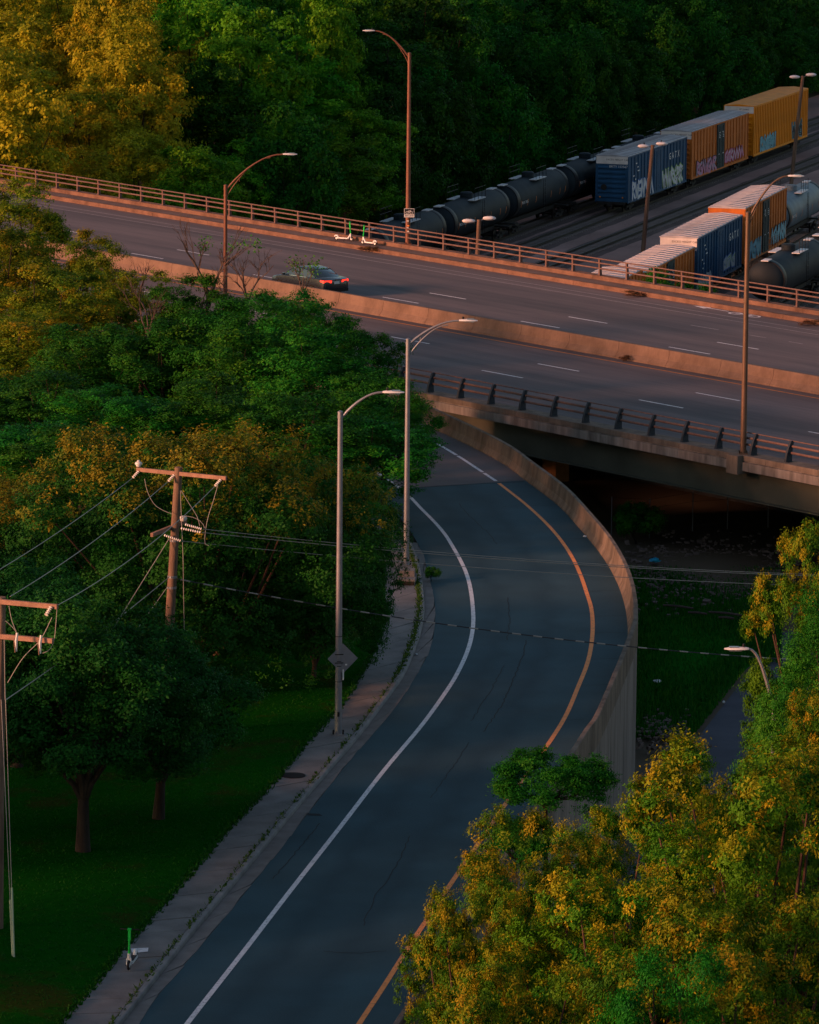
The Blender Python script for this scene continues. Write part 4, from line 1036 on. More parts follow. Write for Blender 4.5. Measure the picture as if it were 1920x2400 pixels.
def boxcar(name, label, key, s0, L, side, roof, band, ndoor, doormat, grs=(), letters=None, endtxt=None, bandtxt=None, bodyH=5.05, ribs=True, roofribs=True, marks=False):
    loc, rz = tpos(key, s0 + L / 2); t = thing(name, label, 'rail car', loc, rz, 'freight cars standing in the rail yard')
    W = 1.46; x0, x1 = -L / 2, L / 2; zb = 1.0
    mb = MB(); mb.mm((x0, -W, zb), (x1, W, bodyH)); mb.build('body', side, t)
    mb = MB(); rv = [(x, y, z) for x in (x0 - .05, x1 + .05) for y, z in ((-W - .08, bodyH + .002), (-W - .08, bodyH + .07), (0, bodyH + .20), (W + .08, bodyH + .07), (W + .08, bodyH + .002))]
    mb.add(rv, [[0, 1, 6, 5], [1, 2, 7, 6], [2, 3, 8, 7], [3, 4, 9, 8], [4, 0, 5, 9], [0, 1, 2, 3, 4], [5, 6, 7, 8, 9]]); rf = mb.build('roof', roof, t)
    if roofribs:
        n = int(L / 1.05)
        rm = shared(('rr', roof.name, bodyH), lambda: MB().add([(x, y, z) for x in (-.09, .09) for y, z in ((-W, bodyH + .06), (-W, bodyH + .125), (0, bodyH + .262), (W, bodyH + .125), (W, bodyH + .06), (0, bodyH + .15))], [[0, 1, 7, 6], [1, 2, 8, 7], [2, 3, 9, 8], [3, 4, 10, 9], [0, 1, 2, 3, 4, 5], [6, 7, 8, 9, 10, 11]]).mesh('roof_rib', roof))
        for i in range(n): put('roof_rib', rm, rf, loc=(x0 + (i + .5) * L / n, 0, 0))
    for e, s_ in ((x0, -1), (x1, 1)):
        er = shared(('er', side.name), lambda: MB().add([(0, y, z) for z, d in ((-.15, 0), (.15, 0)) for y in (-1.3, 1.3)] + [(.10, y, z) for z in (-.06, .06) for y in (-1.24, 1.24)], [[0, 1, 5, 4], [4, 5, 7, 6], [6, 7, 3, 2], [0, 4, 6, 2], [1, 3, 7, 5]]).mesh('end_rib', side))
        top = bodyH - (.75 if band else .3)
        for i in range(7):
            o = put('end_rib', er, t, loc=(e, 0, zb + .3 + (top - zb - .3) * (i + .4) / 7)); o.scale = (s_, 1, 1)
        if band:
            mb = MB(); mb.mm((e + s_ * .002, -W + .001, bodyH - .66), (e + s_ * .045, W - .001, bodyH - .003)); mb.build('end_band', m_band, t)
        mb = MB(); mb.mm((e, -.16, .62), (e + s_ * .62, .16, .95)); mb.mm((e + s_ * .5, -.2, .66), (e + s_ * .78, .2, .92)); mb.build('coupler', m_truck, t)
        mb = MB(); mb.mm((e, -1.3, .78), (e + s_ * .25, 1.3, .998)); mb.build('end_sill', m_truck, t)
        for y in (-1.05, 1.05):
            mb = MB(); mb.box((e + s_ * .13, y, 1.42), (.03, .11, .11)); mb.build('reflector', m_amber, t)
        mb = MB(); mb.lathe([(.26, 0), (.28, .02), (.26, .04)], 'x', 14, (e + s_ * .16, .7, 2.3)); mb.build('brake_wheel', m_truck, t)
        mb = MB()
        for k in range(6): mb.tube([(e + s_ * .09, -1.38, 1.2 + .4 * k), (e + s_ * .09, -.95, 1.2 + .4 * k)], .016, 5)
        mb.tube([(e + s_ * .09, -.95, 1.0), (e + s_ * .09, -.95, 3.4)], .016, 5); mb.tube([(e + s_ * .09, -1.38, 1.0), (e + s_ * .09, -1.38, 3.4)], .016, 5); lad = mb.build('ladder', side, t); lad['kind'] = 'stuff'
    for s_ in (-1, 1):
        y = s_ * W
        n = int(L / (1.02 if ribs else .62)); dw = 2.5 if ndoor else 0
        pm = shared(('sp', side.name, ribs, bodyH), lambda: MB().mm((-.05 if ribs else -.1, -.0, zb - .1), (.05 if ribs else .1, .07, bodyH - .04)).mesh('side_post', side))
        for i in range(n + 1):
            x = x0 + .06 + (L - .12) * i / n
            if ndoor and abs(x) < dw / 2 + .05: continue
            o = put('side_post', pm, t, loc=(x, y, 0)); o.scale = (1, s_, 1)
        for z, h in ((zb - .08, .2), (bodyH - .1, .12)):
            mb = MB(); mb.mm((x0 + .002, y + s_ * .001, z), (x1 - .002, y + s_ * .085, z + h)); mb.build('side_rail', side, t)
        if ribs:
            for z in (zb + 1.25, zb + 2.75):
                for u0, u1 in (((x0 + .1, -1.35), (1.35, x1 - .1)) if ndoor else ((x0 + .1, x1 - .1),)):
                    mb = MB(); mb.mm((u0, y + s_ * .002, z), (u1, y + s_ * .03, z + .06)); mb.build('side_bar', side, t)
        if ndoor:
            for k in range(ndoor):
                xa = -1.25 + 2.5 * k / ndoor; xb = -1.25 + 2.5 * (k + 1) / ndoor
                mb = MB(); mb.mm((xa + .012, y, zb + .05), (xb - .012, y + s_ * .10, bodyH - .12)); dr = mb.build('door', doormat, t)
                for z in (zb + .5, zb + 1.5, zb + 2.5, zb + 3.4):
                    mb = MB(); mb.mm((xa + .05, y + s_ * .1, z), (xb - .05, y + s_ * .128, z + .07)); mb.build('door_bar', doormat, dr)
                mb = MB(); mb.tube([((xa + xb) / 2, y + s_ * .13, zb + .15), ((xa + xb) / 2, y + s_ * .13, bodyH - .3)], .02, 6); mb.build('lock_rod', doormat, dr)
                if marks:
                    mb = MB(); rn_ = random.Random(k + int(L * 10))
                    for u in range(5):
                        zz = bodyH - .9 - .16 * u - (1.4 if u > 3 else 0); mb.box(((xa + xb) / 2 + rn_.uniform(-.1, .1), y + s_ * .135, zz), (rn_.uniform(.25, .5), .004, .075))
                    mb.build('stencil_marks', m_ltr, dr)['kind'] = 'stuff'
        if letters and s_ == -1:
            for k, ch in enumerate(letters[0]): put('lettering', text_mesh(ch, .85, m_ltr, .012), t, loc=(letters[1] + k * .95, y + s_ * .075, bodyH - 1.25), rot=(R(90), 0, 0))
            mb = MB(); rn_ = random.Random(4)
            for u in range(6): mb.box((x0 + 1.6 + rn_.uniform(0, 1.8), y + s_ * .074, zb + 1.5 + .35 * u), (rn_.uniform(.3, .7), .004, .11))
            mb.build('stencil_marks', m_ltr, t)['kind'] = 'stuff'
    if endtxt:
        put('lettering', text_mesh(endtxt, .30, m_ltr), t, loc=(x0 - .11, -.62, bodyH - .88), rot=(R(90), 0, R(-90)))
    if bandtxt:
        put('lettering', text_mesh(bandtxt, .22, m_dark), t, loc=(x0 - .049, -.5, bodyH - .28), rot=(R(90), 0, R(-90)))
    for gx0, gx1, gz0, gz1, seed, cols in grs: graffiti(t, -W - .075, gx0, gx1, zb + gz0, zb + gz1, seed, cols, -1)
    mb = MB(); mb.mm((x0 + .3, -.3, .65), (x1 - .3, .3, .998)); mb.build('underframe', m_truck, t)
    bogie(t, x0 + 2.3); bogie(t, x1 - 2.3)
    return t
sb = s_at_x('T2', 1433)
LB = s_at_x('T2', 1571) - sb
boxcar('boxcar', 'blue boxcar with white end band and spray-painted side, first of the far row', 'T2', sb, LB, m_blue, m_roof, True, 2, m_blue,
       [(-8.3, -1.6, -.1, 1.8, 3, ('blue', 'white', 'silver')), (1.5, 8.2, -.1, 1.9, 9, ('lime', 'white', 'black'))], ('GATX', 3.9), 'BKTY 152567', 'EXCESS HEIGHT CAR')
sb2 = s_at_x('T2', 1583)
LO = s_at_x('T2', 1717) - sb2
boxcar('boxcar', 'orange boxcar with dark doors coupled behind the blue boxcar of the far row', 'T2', sb2, LO, m_orange, m_roof, True, 2, m_doorb,
       [(-8.4, -1.6, -.1, 1.5, 21, ('black', 'pink', 'cyan')), (1.6, 8.3, .2, 1.6, 5, ('red', 'pink', 'white'))], None, None, 'EXCESS HEIGHT CAR', marks=True, bodyH=5.35)
sb3 = s_at_x('T2', 1730)
LY = s_at_x('T2', 1857) - sb3
boxcar('boxcar', 'golden yellow boxcar with yellow roof at the end of the far row', 'T2', sb3, LY, m_yelcar, m_yelcar, True, 0, m_yelcar,
       [(-8.0, -2.2, .0, 1.7, 8, ('teal', 'cyan', 'black')), (4.2, 8.2, .2, 2.0, 12, ('teal', 'black', 'silver'))], None, None, 'UP 520862', ribs=False, roofribs=False, bodyH=5.75)
# nearer row
sn = s_at_x('T4', 1588)
boxcar('boxcar', 'blue boxcar with ribbed white roof in the nearer row behind the bridge railing', 'T4', sn, 16.4, m_blue, m_roofw, True, 2, m_blue,
       [(-8.0, -3.0, -.1, 1.0, 31, ('silver', 'white', 'yellow' if False else 'lime')), (1.4, 5.6, .3, 1.6, 33, ('blue', 'silver', 'lime'))], ('GATX', 3.6), 'BKTY 152604', 'EXCESS HEIGHT CAR')
boxcar('boxcar', 'orange boxcar with ribbed pale roof and black doors in the nearer row', 'T4', sn + 17.5, 16.6, m_orange, m_roofw, False, 2, m_doorb,
       [(-8.0, -2.0, -.1, 1.6, 41, ('teal', 'cyan', 'blue')), (2.2, 8.0, .2, 1.8, 43, ('black', 'cyan', 'silver'))], None, None, None, marks=True, bodyH=5.45)
boxcar('boxcar', 'orange boxcar cut off by the bridge railing, nearest of the nearer row', 'T4', sn - 17.5, 16.4, m_orange, m_roofw, False, 2, m_doorb, [(-8.0, -2.0, -.1, 1.6, 51, ('teal', 'violet', 'blue'))], marks=True, bodyH=4.5)
boxcar('boxcar', 'pale roof corner of a boxcar mostly hidden behind the bridge deck', 'T4', sn - 35.0, 16.4, m_orange, m_roofw, False, 2, m_doorb, bodyH=4.9)

def tank_car(label, key, s0, L, mat, stripes=True, plat=True):
    loc, rz = tpos(key, s0 + L / 2); t = thing('tank_car', label, 'rail car', loc, rz, 'freight cars standing in the rail yard')
    r_, zc = 1.5, 2.75; h = L / 2
    prof = [(0.02, -h)] + [(r_ * math.sin(a), -h + .75 * (1 - math.cos(a))) for a in [math.pi / 2 * i / 6 for i in range(1, 7)]]
    prof += [(r_, -h * .5), (r_, 0), (r_, h * .5)] + [(a_, -b_) for a_, b_ in reversed(prof)]
    me = shared(('tank', L, mat.name), lambda: MB().lathe(prof, 'x', 40, (0, 0, zc)).mesh('tank', mat, True)); put('tank', me, t)
    for x in (-h + .95, h - .95):
        mb = MB(); mb.lathe([(r_ + .002, -.42), (r_ + .012, -.40), (r_ + .012, .40), (r_ + .002, .42)], 'x', 40, (x, 0, zc)); mb.build('head_band', m_dark, t, True)
        mb = MB(); mb.mm((x - .8, -.28, zc + r_ * .985), (x + .5, .28, zc + r_ + .05)); mb.build('top_walkway', m_head, t)
    mb = MB(); mb.lathe([(.55, 0), (.55, .42), (.45, .5), (.1, .52)], 'z', 18, (0, 0, zc + r_ - .06)); mb.build('manway', mat, t, True)
    mb = MB(); mb.mm((-1.5, -1.25, zc + r_ - .12), (1.5, -.62, zc + r_ - .06)); mb.mm((-1.5, .62, zc + r_ - .12), (1.5, 1.25, zc + r_ - .06)); mb.build('platform', m_head, t)
    for s_ in (-1, 1):
        mb = MB(); z0 = zc + r_ - .08
        for x in (-1.45, -.5, .5, 1.45): mb.tube([(x, s_ * 1.22, z0), (x, s_ * 1.22, z0 + 1.0)], .022, 5)
        for z in (.55, 1.0): mb.tube([(-1.45, s_ * 1.22, z0 + z), (1.45, s_ * 1.22, z0 + z)], .02, 5)
        mb.build('handrail', m_dark, t)['kind'] = 'stuff'
        mb = MB()
        for k in range(9): mb.tube([(.25, s_ * 1.56, .9 + .36 * k), (-.25, s_ * 1.56, .9 + .36 * k)], .016, 5)
        mb.tube([(.25, s_ * 1.56, .8), (.25, s_ * 1.54, 4.1)], .018, 5); mb.tube([(-.25, s_ * 1.56, .8), (-.25, s_ * 1.54, 4.1)], .018, 5); mb.build('ladder', m_dark, t)['kind'] = 'stuff'
        if stripes:
            for x, dz in ((-h + 1.6, .0), (-h + 3.4, .1), (-2.2, 0), (2.2, .05), (h - 3.2, .0), (h - 1.6, .1)):
                a0, a1 = R(-18), R(4)
                mb = MB(); vs_ = [(x + dx, s_ * (r_ + .012) * math.cos(a), zc + (r_ + .012) * math.sin(a)) for a in [a0 + (a1 - a0) * i / 4 for i in range(5)] for dx in (-.05, .05)]
                mb.add(vs_, [[2 * i, 2 * i + 1, 2 * i + 3, 2 * i + 2] for i in range(4)]); mb.build('reflector_stripe', m_orst, t)
            me_ = text_mesh('PROX 79056', .34, m_ltr); put('lettering', me_, t, loc=(-h + 2.6, s_ * 1.5, zc - .12), rot=(R(90), 0, 0 if s_ < 0 else math.pi))
    mb = MB(); mb.mm((-h - .1, -.25, .75), (h + .1, .25, 1.1)); mb.mm((-h, -1.4, .95), (-h + .9, 1.4, 1.06)); mb.mm((h - .9, -1.4, .95), (h, 1.4, 1.06)); mb.build('frame', m_truck, t)
    for e, s_ in ((-h, -1), (h, 1)):
        mb = MB(); mb.mm((e, -.14, .66), (e + s_ * .7, .14, .94)); mb.build('coupler', m_truck, t)
    bogie(t, -h + 1.7); bogie(t, h - 1.7)
    return t
tL = 16.0
t0 = s_at_x('T1', 1160) - tL
for k, lb_ in enumerate(('black tank car with only its dark back above the bridge railing, left of the row', 'black tank car behind the short yard lamp, second of the row', 'black tank car with top platform in the middle of the row', 'black tank car next to the blue boxcar', 'black tank car hidden behind the blue boxcar roof')):
    tank_car(lb_, 'T1', t0 + (k - 1) * (tL + 1.2), tL, m_tank)
tank_car('grey tank car coupled behind the orange boxcar at the right edge', 'T4', sn + 35.2, 16.0, m_tankg)
tank_car('black tank car with domed end at the right edge beside the nearer boxcars', 'T5', s_at_x('T5', 1788), 16.0, m_tank, False)
tank_car('second black tank car behind the domed one at the right edge', 'T5', s_at_x('T5', 1788) + 17.2, 16.0, m_tank, False)
# rusty gondola behind the far row
sg_ = t0 + 4 * (tL + 1.2) + 1
gl_, gr_ = tpos('T1', sg_ + 9 + 6)
gd = thing('gondola_car', 'rusty red open gondola car behind the orange boxcar', 'rail car', gl_, gr_, 'freight cars standing in the rail yard')
mb = MB()
for s_ in (-1, 1): mb.mm((-9, s_ * 1.45 - .05, 1.0), (9, s_ * 1.45 + .05, 3.5)); mb.mm((-9, s_ * 1.5 - .09, 3.5), (9, s_ * 1.5 + .09, 3.62))
mb.mm((-9, -1.4, 1.0), (-8.9, 1.4, 3.5)); mb.mm((8.9, -1.4, 1.0), (9, 1.4, 3.5)); mb.mm((-8.9, -1.4, 1.0), (8.9, 1.4, 1.15)); mb.build('body', m_rust, gd)
for i in range(14):
    for s_ in (-1, 1):
        mb = MB(); mb.mm((-8.7 + i * 1.33, s_ * 1.51, 1.0), (-8.55 + i * 1.33, s_ * 1.62, 3.48)); mb.build('side_post', m_rust, gd)
mb = MB(); rn2 = random.Random(2)
for i in range(60): mb.box((rn2.uniform(-8, 8), rn2.uniform(-1.1, 1.1), rn2.uniform(2.8, 3.4)), (rn2.uniform(.3, 1), rn2.uniform(.2, .6), rn2.uniform(.1, .4)), rn2.uniform(0, 3))
mb.build('scrap_load', m_rock, gd)['kind'] = 'stuff'
bogie(gd, -6.5); bogie(gd, 6.5)

# ------------------------------------------------------------------ trees
rf_ = random.Random(11)
a1_, d1_ = TR['T1']
def side_T1(p): return (p.x - a1_.x) * d1_.y - (p.y - a1_.y) * d1_.x        # negative on the wooded side
def floor_z(p):
    k = max(0.0, -side_T1(p) - 8); return YARD + 0.10 * min(k, 45)
# wooded rise: one sheet with a gentle slope away from the tracks
mb = MB(); nx, ny = 40, 40; vs_ = []
nl_ = Vector((-d1_.y, d1_.x, 0))
if nl_.dot(Vector((-1, 0, 0))) < 0: nl_ = -nl_
for i in range(nx + 1):
    for j in range(ny + 1):
        p = a1_ + d1_ * (-240 + 760 * i / nx) + nl_ * (5.5 + 160 * j / ny); vs_.append((p.x, p.y, floor_z(p) + (.06 if j else -.3)))
mb.add(vs_, [[i * (ny + 1) + j, (i + 1) * (ny + 1) + j, (i + 1) * (ny + 1) + j + 1, i * (ny + 1) + j + 1] for i in range(nx) for j in range(ny)])
struct(mb.build('wooded_slope', m_forest, None, True))
def px_of(p):
    c = CAMROT.transposed() @ (Vector(p) - Vector((0, 0, CAMH))); return 960 + FPX * c.x / -c.z, 1200 - FPX * c.y / -c.z
spots = []
for _ in range(9000):
    Y = rf_.uniform(318, 690); X = rf_.uniform(-75, 70); p = Vector((X, Y, 0))
    if side_T1(p) > -7.0: continue
    b_ = Binv(p)
    if b_.y < 201.5: continue
    depth = min(-side_T1(p) - 7, (b_.y - 201.5))
    x_, y_ = px_of((X, Y, -5))
    if x_ < -110 or x_ > 2040: continue
    if depth > 44: continue
    dmin = 4.6 if depth < 6 else 6.3
    if all((p - q[0]).length > dmin for q in spots): spots.append((p, depth, x_))
for i, (p, depth, x_) in enumerate(spots):
    z = floor_z(p); edge = depth < 6
    h = rf_.uniform(8, 14) if edge else rf_.uniform(15, 22)
    lab = ('low bushy tree at the front edge of the wood behind the bridge' if edge else 'tall broadleaf tree inside the wood behind the bridge') if x_ < 900 else ('low bushy tree at the edge of the wood beside the tracks' if edge else 'tall broadleaf tree inside the wood beyond the rail yard')
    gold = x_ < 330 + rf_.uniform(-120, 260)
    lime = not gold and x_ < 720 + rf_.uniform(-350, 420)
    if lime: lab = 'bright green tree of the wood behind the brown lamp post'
    if gold: lab = 'yellow-green tree of the wood at the upper left, low sun put into its leaf colour'
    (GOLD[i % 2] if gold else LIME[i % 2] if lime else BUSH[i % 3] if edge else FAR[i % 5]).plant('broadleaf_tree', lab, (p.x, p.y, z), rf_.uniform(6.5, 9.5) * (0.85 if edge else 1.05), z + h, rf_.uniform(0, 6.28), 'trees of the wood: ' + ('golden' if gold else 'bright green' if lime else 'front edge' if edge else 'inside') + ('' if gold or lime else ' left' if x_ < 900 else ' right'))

mid = [(55, 432, 262, 5.6, 'tall leafy tree at the left edge in front of the bridge deck'), (205, 560, 254, 4.2, 'dark leafy tree standing clear against the bridge deck at left'), (330, 640, 250, 4.2, 'golden-topped tree below the bridge deck'),
       (110, 640, 246, 6.0, None), (455, 660, 246, 4.6, None), (590, 690, 241, 5.2, None), (715, 690, 238, 4.4, 'rounded tree in front of the median barrier below the sedan'), (835, 745, 236, 3.8, 'tree with a branch reaching over the bridge lanes'),
       (10, 740, 236, 6.2, None), (225, 760, 232, 6.0, None), (400, 760, 231, 6.0, None), (565, 700, 230, 6.4, None), (725, 790, 226, 6.0, None), (860, 880, 223, 4.6, None), (100, 880, 221, 6.5, None), (300, 905, 217, 6.0, None), (500, 900, 216, 6.2, None), (690, 930, 213, 6.0, None),
       (850, 985, 213, 5.4, None), (15, 990, 209, 6.2, None), (905, 905, 217, 4.4, 'tree overhanging the ramp beside the braced lamp'), (180, 1010, 206, 6, None), (780, 1090, 207, 4.6, None), (-30, 540, 255, 6.0, None), (-80, 850, 225, 6, None)]
rm_ = random.Random(5)
for i, (px, py, Y, w, lab) in enumerate(mid):
    tp = D(px, py, Y)
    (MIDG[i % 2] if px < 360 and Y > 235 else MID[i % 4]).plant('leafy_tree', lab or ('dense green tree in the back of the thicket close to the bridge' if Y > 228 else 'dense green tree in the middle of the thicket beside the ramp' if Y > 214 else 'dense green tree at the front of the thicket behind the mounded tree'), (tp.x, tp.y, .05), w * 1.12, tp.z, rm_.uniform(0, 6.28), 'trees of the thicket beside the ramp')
# the broad mounded tree with rusty tips
CR = TreeKind('crape', 71, 13.0, 8.6, .5, 95, 46, 36, 0.13, l_crape, .2, m_barkR, fork=.7, limbs=16, asp=1.8, lobe=.24, clr=.15, tips=.85, tipz=.3, low=-.85, droop=0.0)
c0 = P(470, 1640, .05); CR.plant('mounded_tree', 'broad mounded tree with rusty flowering tips behind the utility pole', c0, 13.2, D(430, 1020, c0.y).z, .4)
c2 = P(735, 1590, .05); CR.plant('mounded_tree', 'smaller mounded tree hanging over the sidewalk behind the tall lamp', c2, 6.2, D(735, 1120, c2.y).z, 3.4)
c1 = P(-60, 1560, .05); CR.plant('mounded_tree', 'part of a second mounded tree cut off by the left edge', c1, 9.0, D(0, 1130, c1.y).z, 2.4)
PK = [TreeKind('park', 81 + i, 6.6, 6.5, 1.6, 44, 38, 36, 0.135, l_park, .22, m_bark, fork=1.7, limbs=14, asp=1.8, lobe=.33, clr=.17, low=-.62, droop=.3) for i in range(2)]
b_ = P(195, 1998, .05); PK[0].plant('park_tree', 'dark tree with forked trunk standing on the lawn', b_, 6.6, D(210, 1395, b_.y).z, 1.0)
b_ = P(372, 1922, .05); PK[1].plant('park_tree', 'smaller dark tree behind the forked one on the lawn', b_, 5.6, D(400, 1480, b_.y).z, 2.2)
b_ = P(-55, 1960, .05); PK[1].plant('park_tree', 'dark tree cut off by the left edge of the picture on the lawn', b_, 5.0, D(-20, 1480, b_.y).z, 4.1)
b_ = P(40, 1800, .05); PK[0].plant('park_tree', 'dark tree behind the orange-lit utility pole', b_, 6.0, D(40, 1330, b_.y).z, 3.0)
for k, (X, Y, h) in enumerate(((-24, 148, 9.5), (-27, 139, 10), (-23, 129, 9.5), (-29, 120, 10), (-24, 111, 9.5), (-31, 158, 10.5), (-33, 170, 11), (-36, 186, 11), (-38, 130, 11), (-40, 146, 11), (-30, 102, 10))):  # unseen trees added to keep the low sun off the ramp
    PK[k % 2].plant('park_tree', 'unseen tree added left of the lawn to shade the ramp', (X, Y, .05), 8.0, h, k * 1.3, 'unseen shade trees beyond the left edge')
# trees at the lower right
NE = [TreeKind('near', 91 + i, 7.0, 9.0, 5.0, 50, 44, 70, 0.105, l_near, .24, m_barkR, limbs=26, asp=2.3, droop=.9, lobe=.32, clr=.115, tips=.30, tipz=-.1, low=-.8) for i in range(2)]
NG = TreeKind('neargreen', 95, 6.0, 9.0, 5.0, 46, 46, 48, 0.095, l_green, .2, m_bark, limbs=12, asp=2.6, droop=.8, lobe=.30, clr=.14, low=-.8)
for i, (px, py, Y, w, lab, kd) in enumerate([(1265, 1925, 129, 4.8, 'olive tree overlapping the ramp edge at the lower middle', 0), (1135, 2060, 122, 3.6, 'small olive tree against the yellow line at the bottom', 1), (1420, 1885, 134, 3.8, 'olive-green tree beside the foot of the retaining wall', 1),
      (1715, 1790, 139, 3.6, 'golden-topped tree in front of the lower path', 0), (1815, 1715, 122, 6.6, 'large golden tree at the lower right edge', 1), (1480, 2010, 119, 6.0, 'broad drooping olive tree at the bottom right', 0), (1720, 2120, 111, 6.0, 'olive tree in the lower right corner', 1),
      (1915, 1255, 157, 3.9, 'slender golden tree at the right edge below the bridge', 0), (1960, 1600, 138, 4.2, 'golden tree between the large one and the lamp', 0), (1180, 2250, 115, 4.6, 'olive tree at the bottom middle', 1)]):
    tp = D(px, py, Y); NE[kd].plant('locust_tree', lab, (tp.x, tp.y, LOW - .05), w * 1.1, tp.z, i * 1.9 + .5)
tp = D(1950, 1390, 149); NG.plant('locust_tree', 'fresh green tree beside the curved lamp at the right', (tp.x, tp.y, LOW - .05), 5.0, tp.z, 2.0)
tp = D(1560, 2240, 108); NG.plant('locust_tree', 'fresh green tree at the bottom right corner front', (tp.x, tp.y, LOW - .05), 4.4, tp.z, 1.0)
SP = TreeKind('sapling', 97, 4.2, 1.7, 7.0, 24, 40, 30, 0.10, l_green, .09, m_bark, limbs=14, asp=2.4, lobe=.26, clr=.12, low=-.3, flat=.35, droop=.6)
tp = D(1292, 1778, 156); SP.plant('locust_sapling', 'flat-topped bright green sapling overlapping the retaining wall', (tp.x, tp.y, LOW - .05), 4.0, tp.z, .6)
tp = D(1222, 1925, 150); SP.plant('locust_sapling', 'little green sapling tuft under the flat-topped one', (tp.x, tp.y, LOW - .05), 1.7, tp.z, 2.6)
# shrubs
SG = TreeKind('green', 103, 5.0, 6.0, 8.5, 26, 26, 26, .2, l_green, .15, limbs=8, clr=.2)
SH = TreeKind('shrub', 98, 2.4, 1.9, .15, 16, 24, 24, 0.12, l_green, .05, m_bark, limbs=8, asp=1.7, lobe=.42, low=-.5, clr=.12)
b_ = D(1560, 652, 302); SG.plant('green_tree', 'bright green treetop showing behind the far bridge railing', (b_.x, b_.y, YARD), 4.4, b_.z + .6, 0)
b_ = D(1640, 668, 300); SG.plant('green_tree', 'lower bright green treetop behind the far railing beside the domed tank', (b_.x, b_.y, YARD), 3.6, b_.z + .1, 1.6)
b_ = P(1490, 1275, LOW); SH.plant('shrub', 'dark feathery shrub beside the ramp barrier under the bridge', b_, 2.2, LOW + 1.9, 1, None, 'shrub')
b_ = P(1012, 1362, 0); SH.plant('weed', 'leafy weed growing from the gutter by the lamp footing', b_, .62, .55, 1, None, 'weed')
b_ = B(bx_at(866, 192.3, 0), 192.3, 0); 
dw = TreeKind('dryweed', 99, 1.6, .7, .02, 8, 10, 14, .16, leaf_mat('dry weeds', (.06, .03, .012), (.10, .05, .02), (.13, .09, .02), .2), .02, m_bark, limbs=4, asp=4, low=-.2, clr=.12)
dw.plant('weed', 'dry brown weed on the bridge kerb below the scooters', b_, 1.3, .30, 0, None, 'weed')
for px_, w_, sz_, lb_ in ((1488, 192.2, 1.5, 'dry debris clump on the far bridge kerb above the median arrow'), (1905, 192.2, 1.6, 'dry debris clump on the far bridge kerb at the right edge'), (1466, 174.6, .7, 'small dry weed at the foot of the median barrier')):
    dw.plant('weed', lb_, B(bx_at(px_, w_), w_, 0), sz_, .24, px_, None, 'weed')
# bare trees
def bare(label, px, py, Y, h, seed, spread=.55, leafy=False):
    rn = random.Random(seed); tp = D(px, py, Y); t = thing('bare_tree', label, 'tree', (tp.x, tp.y, tp.z - h)); mb = MB()
    tips = []
    def grow(p, d, L, r_, lv):
        q = p + d * L; m_ = p.lerp(q, .5) + Vector((rn.uniform(-.06, .06), rn.uniform(-.06, .06), 0)) * L
        mb.tube([p, m_, q], [r_, r_ * .8, r_ * .6], 5 if lv < 2 else 4, cap=False)
        if lv == 4: tips.append(q); return
        for k in range(rn.choice((2, 3, 3)) if lv else 4):
            nd = (d + Vector((rn.uniform(-1, 1), rn.uniform(-1, 1), rn.uniform(-.15, .6))) * spread).normalized(); grow(p.lerp(q, rn.uniform(.55, 1)), nd, L * rn.uniform(.55, .8), r_ * .58, lv + 1)
    grow(Vector((0, 0, 0)), Vector((rn.uniform(-.1, .1), 0, 1)).normalized(), h * .42, h * .019, 0)
    mb.build('branches', m_dead, t)
    if leafy:
        rg = np.random.default_rng(seed); tips.sort(key=lambda q: q.z); pts = np.array([tuple(q) for q in tips[len(tips) // 3: len(tips) // 3 + 7]])
        j = rg.integers(0, len(pts), 170); p_ = pts[j] + rg.normal(size=(170, 3)) * .2; nr = rg.normal(size=(170, 3)) + np.array([0, 0, .6]); nr /= np.linalg.norm(nr, axis=1, keepdims=True)
        V, Q, T = leaves(rg, p_, nr, .15, 1.8, .4, rg.uniform(.3, 1, 170)); put('leaf_tufts', fast_mesh('leaf_tufts', V, Q, T, l_mid), t)['kind'] = 'stuff'
bare('bare twiggy tree rising beside the brown lamp post over the bridge', 495, 500, 247, 6.5, 4, .6, True)
bare('bare thin tree with spreading twigs right of the brown lamp post', 585, 555, 246, 5.5, 7, .85)
bare('bare thin sapling with a leafy tuft in front of the sedan', 715, 590, 243, 3.2, 9, .6, True)
bare('bare twigs above the golden tree left of the brown lamp post', 330, 590, 252, 3.0, 12, .6)
bare('pale dead snag standing in the thicket', 340, 640, 238, 4.2, 15, .5)
# ------------------------------------------------------------------ ground cover and small things
def blades(name, n, fn, h0, h1, mat, seed):
    rg = np.random.default_rng(seed); pts = np.array([fn(rg) for _ in range(n)]); n = len(pts)
    a_ = rg.uniform(0, 6.28, n); w = rg.uniform(.4, 1.0, n) * np.clip(.35 * h1, .012, .04); h = rg.uniform(h0, h1, n)
    dx = np.stack([np.cos(a_) * w, np.sin(a_) * w, np.zeros(n)], 1); tip = np.stack([rg.normal(size=n) * .05, rg.normal(size=n) * .05, h], 1)
    V = np.stack([pts - dx, pts + dx, pts + dx * .5 + tip, pts - dx * .5 + tip], 1).reshape(-1, 3)
    o = put(name, fast_mesh(name, V, np.arange(n * 4).reshape(-1, 4), np.repeat(rg.uniform(0, 1, n), 4), mat)); return tag(o, None, None, None, 'stuff')
swp = [(p.x, p.y) for p in SW]
def lawn_pt(rg):
    while True:
        x, y = rg.uniform(-30, 2), rg.uniform(128, 205)
        e = np.interp(y, [q[1] for q in swp], [q[0] for q in swp])
        if x < e - .0: return (x, y, .10)
l_grass = leaf_mat('grass leaf', (.003, .050, .003), (.005, .064, .003), (.015, .075, .004), .3, 0)
